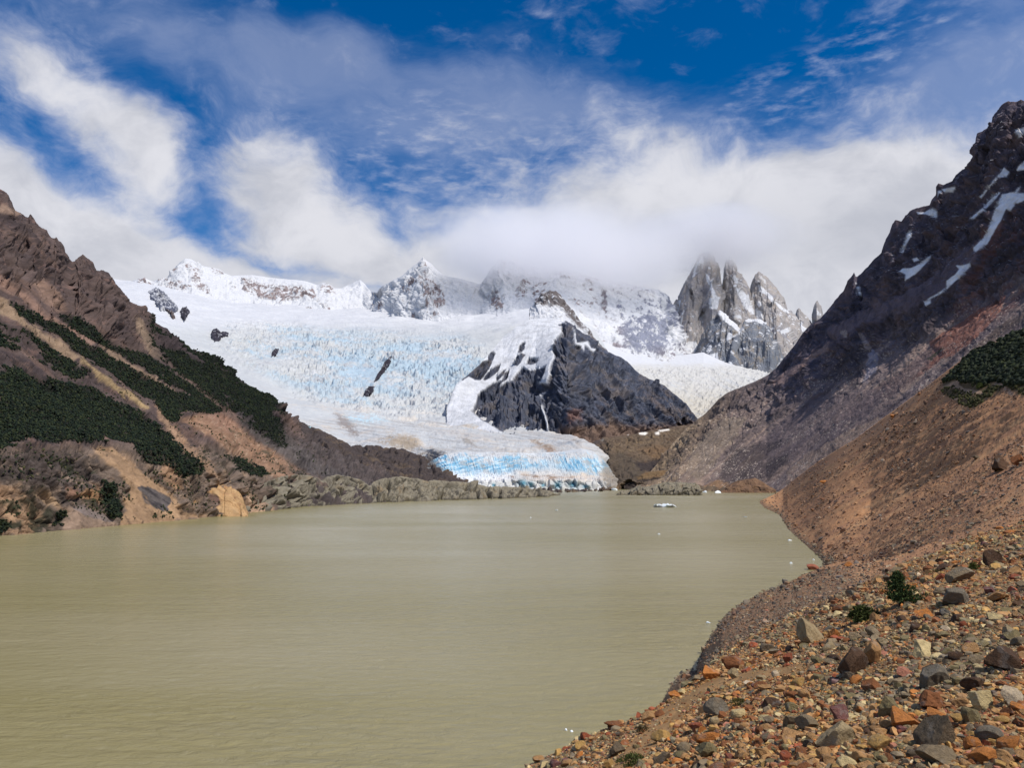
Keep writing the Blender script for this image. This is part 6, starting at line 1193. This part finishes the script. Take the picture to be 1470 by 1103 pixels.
for px, py, w, h, lab in ((799, 733.5, 5, 1.5, 'small white ice piece floating near the tip of the grey rock bar'), (762, 744, 3, 1.2, 'tiny white ice speck on the water below the rock bar tip'), (1017, 895, 7, 2, 'small flat white ice piece near the stony shore of the near bay'), (1136, 809.5, 5, 2, 'small white ice piece just left of the red boulder in the water'), (1168, 804.5, 3.5, 1.6, 'tiny white ice piece behind the red boulder in the water'),
                          (812.5, 1049.5, 4, 2.4, 'left one of two tiny white ice pieces close together by the near ridge'), (820.5, 1051.5, 4.5, 2.2, 'right one of two tiny white ice pieces close together by the near ridge'), (1134, 776.5, 6, 1.6, 'flat white ice piece off the middle of the scree shore'), (946, 767.5, 4, 1.3, 'tiny white ice piece alone in the open lake below the largest ragged floe'), (1069, 743, 8, 1.0, 'thin white ice strip off the tip of the scree shore'), (882, 704.5, 9, 3, 'white ice block at the right foot of the glacier front'), (1012, 707.5, 7, 2.5, 'white ice block beside the rock island end'), (1030, 708, 10, 3, 'blue grey ice block before the brown debris mound')):
    floe(px, py, w, h, lab, int(px), 1, .35, 'ice pieces floating on the lake')
b_ = rock_verts(4, 777, 6, .04, .16); d_ = WD(818); o_ = stone_object('boulder', make_mesh_data('boulder', b_, ICO[4][1]), unproj(1166, 817.5, d_) + np.array([0, 0, .25 * 8 * d_ / F]), 20 * d_ / F, 10.5 * d_ / F, 13 * d_ / F, .2, (0, .08), lin(140, 84, 64)); tag(o_, 'red brown boulder standing in the lake water near the bay shore', 'boulder', 'boulders and stones of the moraine')
b_ = rock_verts(4, 778, 7, .05, .1); d_ = WD(842); o_ = stone_object('boulder', make_mesh_data('boulder', b_, ICO[4][1]), unproj(1127, 841, d_) + np.array([0, 0, .8])  , 8 * d_ / F, 9 * d_ / F, 7 * d_ / F, .2, (0, 0), lin(104, 98, 90)); tag(o_, 'grey boulder at the waterline of the near bay', 'boulder', 'boulders and stones of the moraine')

# ------------------------------------------------------------------ plants
def mat_leaf(name, var=.45, sc=.6):
    m = mat_ground(name, sc, var, 0, 1, rough=.8, spec=.15, detail=3); return m
M_LEAF = mat_leaf('foliage', .4, .25); M_NEEDLE = mat_leaf('needles', .45, 6.0)
def crowns(name, P, rad, col, r, label, cat, sub=1):
    """a far wood or scrub: many small ragged crowns"""
    n = len(P); base, Fc = ICO[sub]; V = base[None] * (1 + r.uniform(-.34, .34, (n, len(base), 1))) * rad[:, None, None] * np.stack([np.ones(n), np.ones(n), r.uniform(.7, 1.25, n)], -1)[:, None, :] + P[:, None, :] + np.array([0, 0, 1.0]) * (rad * .45)[:, None, None]
    Fa = Fc[None] + (np.arange(n) * len(base))[:, None, None]; c = np.repeat((col * r.uniform(.72, 1.3, (n, 1)))[:, None, :], len(base), 1)
    tag(make_mesh(name, V.reshape(-1, 3), Fa.reshape(-1, 3), M_LEAF, c.reshape(-1, 3), smooth=False), label, cat, kind='stuff'); print(name, n)
def woods():
    r = np.random.default_rng(21); v = LVEG.ravel(); P = LP.reshape(-1, 3); px, py = Lpx.ravel(), Lpy.ravel()
    k = np.where((r.random(len(v)) < np.clip((v - .12) * 2.2, 0, 1) ** 2 + .0) & (v > .12) & (px > -40) & (px < 420) & (py > 430))[0]; d = P[k, 1]
    w = np.ones(len(k)); k = k[r.random(len(k)) < np.clip(72000 / len(k), 0, 1)]; d = P[k, 1]
    rad = r.uniform(.4, 1.0, len(k)) * (d / 620.0) ** .5; col = np.array([T_VEG * [1.1, 1.25, .95], lin(36, 46, 31), lin(25, 34, 28), lin(48, 54, 34)])[r.choice(4, len(k))]
    q = np.where((v < .35) & (px > -40) & (px < 470) & (py > 540) & (py < 745))[0]; q = q[fbm(P[q], 1 / 26., 3, .6, seed=211) > .08]; q = q[r.random(len(q)) < np.clip(2600 / len(q), 0, 1)]
    k = np.r_[k, q]; rad = np.r_[rad, r.uniform(.35, .95, len(q)) * (P[q, 1] / 620.0) ** .5]; col = np.concatenate([col, np.array([lin(52, 58, 38), lin(40, 48, 34), lin(66, 66, 42)])[r.choice(3, len(q))]])
    crowns('forest', P[k] + r.normal(size=(len(k), 3)) * [.8, .8, .2], rad, col, r, 'dark green low beech forest on the left mountainside', 'forest')
    n = 14000; px = r.uniform(1348, 1642, n); py = r.uniform(392, 592, n); ok = inpoly(px, py, BUSH); px, py = px[ok], py[ok]
    ok = (segdist(px, py, [(1352, 556), (1372, 549), (1384, 558), (1410, 563)], False) > 4) & (segdist(px, py, [(1424, 551), (1440, 553), (1456, 568)], False) > 3); low = py > 553 + (px < 1400) * -3
    ok &= ~(low & (r.random(len(px)) < .55)); px, py, low = px[ok], py[ok], low[ok]; P, _ = MOR.hit(px, py); g = ~np.isnan(P[:, 0]); P, low = P[g], low[g]
    rad = r.uniform(.55, 1.5, len(P)) * np.where(low, .55, 1.0); col = np.where(low[:, None], lin(62, 62, 36), np.array([lin(36, 44, 28), lin(48, 54, 32), lin(30, 38, 26)])[r.choice(3, len(P))])
    crowns('scrub', P, rad, col, r, 'green scrub thicket on the upper right slope', 'scrub')
woods()
def leaf_cloud(P, size, dirs, r):
    """narrow leaf blades at points P pointing along dirs"""
    n = len(P); a = dirs / (np.linalg.norm(dirs, axis=1, keepdims=True) + 1e-9); b = np.cross(a, r.normal(size=(n, 3))); b /= np.linalg.norm(b, axis=1, keepdims=True) + 1e-9; c = np.cross(a, b)
    L = size[:, None] * r.uniform(.7, 1.3, (n, 1)); V = np.stack([P, P + a * L * .5 + b * L * .22, P + a * L, P + a * L * .5 - b * L * .22 + c * L * .1], 1)
    return V.reshape(-1, 3), np.arange(n * 4).reshape(n, 4)
def tube(pts, r0, r1, seg=7):
    pts = np.array(pts); V = []; n = len(pts)
    for i, p in enumerate(pts):
        rr = r0 + (r1 - r0) * i / (n - 1)
        for k in range(seg): a = 2 * math.pi * k / seg; V.append(p + np.array([math.cos(a) * rr, math.sin(a) * rr, 0]))
    Fc = [[i * seg + k, i * seg + (k + 1) % seg, (i + 1) * seg + (k + 1) % seg, (i + 1) * seg + k] for i in range(n - 1) for k in range(seg)]
    return np.array(V), np.array(Fc)
M_BARK = mat_ground('bark', 8.0, .4, .5, .02)
def conifer(px, py, hpx, wpx, label):
    r = np.random.default_rng(31); P, _ = MOR.hit(px, py); p = P[0]; d = p[1]; h = hpx * d / F; w = wpx * d / F
    root = bpy.data.objects.new('small_conifer', None); C.objects.link(root); root.location = p; tag(root, label, 'conifer')
    tv, tf = tube([(0, 0, -.05), (.01 * h, 0, h * .4), (-.02 * h, .01 * h, h * .95)], h * .028, h * .008); make_mesh('trunk', tv, tf, M_BARK, np.ones((len(tv), 3)) * lin(70, 54, 44), parent=root)
    Ps, Ds = [], []
    for i in range(170):
        t = r.random() ** 1.25; z = h * (.05 + .93 * t); a = r.uniform(0, 6.28); L = w * .5 * (1 - t) ** .85 * r.uniform(.55, 1.15) + .03 * h; off = np.array([0.0, 0, 0])
        if i % 4 == 0 and t < .5: off = np.array([w * .26, 0, 0])        # a lower side stem to the right
        dr = np.array([math.cos(a), math.sin(a), .35]); m = 26
        u = r.random(m) ** .7; q = off + np.array([0, 0, z]) + dr[None] * (u * L)[:, None] + r.normal(size=(m, 3)) * .028 * h; q[:, 2] -= (u ** 2) * L * .12
        Ps.append(q); Ds.append(dr[None] * .7 + r.normal(size=(m, 3)) * .55)
    Ps = np.concatenate(Ps); Ds = np.concatenate(Ds); V, Fc = leaf_cloud(Ps, np.full(len(Ps), h * .075), Ds, r)
    c = np.repeat(np.array([lin(64, 80, 44), lin(44, 58, 34), lin(92, 102, 56)])[r.choice(3, len(Ps), p=[.5, .35, .15])], 4, 0); make_mesh('foliage', V, Fc, M_NEEDLE, c, smooth=False, parent=root)
conifer(1291, 872, 47, 52, 'small dark green conifer growing among the rubble on the near ridge')
def shrub(px, py, hpx, wpx, col, label, seed, n=1500, name='shrub', cat='shrub', group=None):
    r = np.random.default_rng(seed); P, _ = MOR.hit(px, py); p = P[0]; d = p[1]; h, w = hpx * d / F, wpx * d / F
    a = r.uniform(0, 6.28, n); q = np.sqrt(r.random(n)); lump = .7 + .45 * np.sin(a * 3 + seed) * np.cos(a * 2); x = np.cos(a) * q * w / 2 * lump; y = np.sin(a) * q * w / 2 * .8
    z = h * np.sqrt(np.clip(1 - q ** 2, 0, 1)) * r.uniform(.25, 1.05, n) + y * .10
    V, Fc = leaf_cloud(np.stack([x, y, z], -1), np.full(n, max(h * .24, w * .045)), np.stack([x * .8, y * .8, z * .6 + h * .4], -1) / w + r.normal(size=(n, 3)) * .5, r)
    c = np.repeat(col * r.uniform(.5, 1.6, (n, 1)), 4, 0); o = make_mesh(name, V, Fc, M_NEEDLE, c, smooth=False); o.location = p; tag(o, label, cat, group)
G = lin(76, 84, 42)
shrub(1238, 893, 20, 50, G * .75, 'low dark green shrub spreading left of the small conifer', 71)
shrub(1398, 819, 10, 20, lin(70, 80, 34), 'small green moss tuft above the grey boulder with a dark base', 72, 500, 'moss_tuft', 'moss')
shrub(1064, 1012, 6, 36, lin(66, 66, 28), 'mossy green patch right of the dark blue grey oblong boulder', 73, 1300, 'moss_tuft', 'moss')
shrub(914, 1098, 12, 46, G * .8, 'dark green shrub at the bottom edge beside the path', 74, 1500)
shrub(1345, 824, 6, 22, lin(86, 76, 40), 'dry olive tuft behind the two toned boulder', 75, 450, 'grass_tuft', 'grass')
shrub(1152, 927, 5, 22, lin(60, 58, 26), 'mossy tuft under the big pale grey green boulder', 76, 450, 'moss_tuft', 'moss')
shrub(921, 1051, 7, 30, lin(64, 54, 30), 'dark mossy hummock on the ridge edge above the path', 77, 800, 'moss_tuft', 'moss')
shrub(1408, 578 - 20, 8, 16, G, 'dark round bush on the vegetated knoll at right', 78, 400)

# ------------------------------------------------------------------ cloud on the summits
def summit_cloud(name, x0, x1, y0, y1, z0, z1, dens, zlow, label, seed):
    me = bpy.data.meshes.new(name); bm = bmesh.new(); bmesh.ops.create_icosphere(bm, subdivisions=3, radius=1.0); bm.to_mesh(me); bm.free()
    o = bpy.data.objects.new(name, me); C.objects.link(o); o.location = ((x0 + x1) / 2, (y0 + y1) / 2, (z0 + z1) / 2); o.scale = ((x1 - x0) / 2, (y1 - y0) / 2, (z1 - z0) / 2)
    m = bpy.data.materials.new(name); m.use_nodes = True; nt = m.node_tree; nt.nodes.clear(); N = NT(nt)
    co = N.new('ShaderNodeTexCoord').outputs['Object']; ws = N.mapping(co, loc=(seed, 0, 0), scale=tuple(v / 650.0 for v in o.scale))
    n = N.noise(ws, 1.0, 4, .6); sp = N.new('ShaderNodeVectorMath', operation='LENGTH'); nt.links.new(co, sp.inputs[0])
    edge = N.ramp(N.m('ADD', sp.outputs['Value'], N.m('MULTIPLY', N.m('SUBTRACT', n, .5), -1.1)), .95, .35)
    xyz = N.new('ShaderNodeSeparateXYZ'); nt.links.new(co, xyz.inputs[0])
    low = N.ramp(N.m('ADD', xyz.outputs['Z'], N.m('MULTIPLY', N.m('SUBTRACT', n, .5), 1.0)), zlow, zlow + .55)
    hull = N.ramp(sp.outputs['Value'], .97, .75)
    den = N.m('MULTIPLY', N.m('MULTIPLY', N.m('MULTIPLY', edge, low), hull), dens)
    v = N.new('ShaderNodeVolumePrincipled'); v.inputs['Color'].default_value = (.98, .98, 1, 1); v.inputs['Anisotropy'].default_value = .2; nt.links.new(den, v.inputs['Density'])
    out = N.new('ShaderNodeOutputMaterial'); nt.links.new(v.outputs[0], out.inputs['Volume']); me.materials.append(m)
    tag(o, label, 'cloud', kind='stuff')
summit_cloud('cloud', 900, 3100, 6500, 8600, 1990, 2720, .0030, -.70, 'grey white cloud bank hiding the tops of the granite towers', 1.3)
summit_cloud('cloud', -1150, 2000, 5800, 7900, 1560, 2560, .0030, -.78, 'pale cloud drifting over the middle snow summits', 4.1)
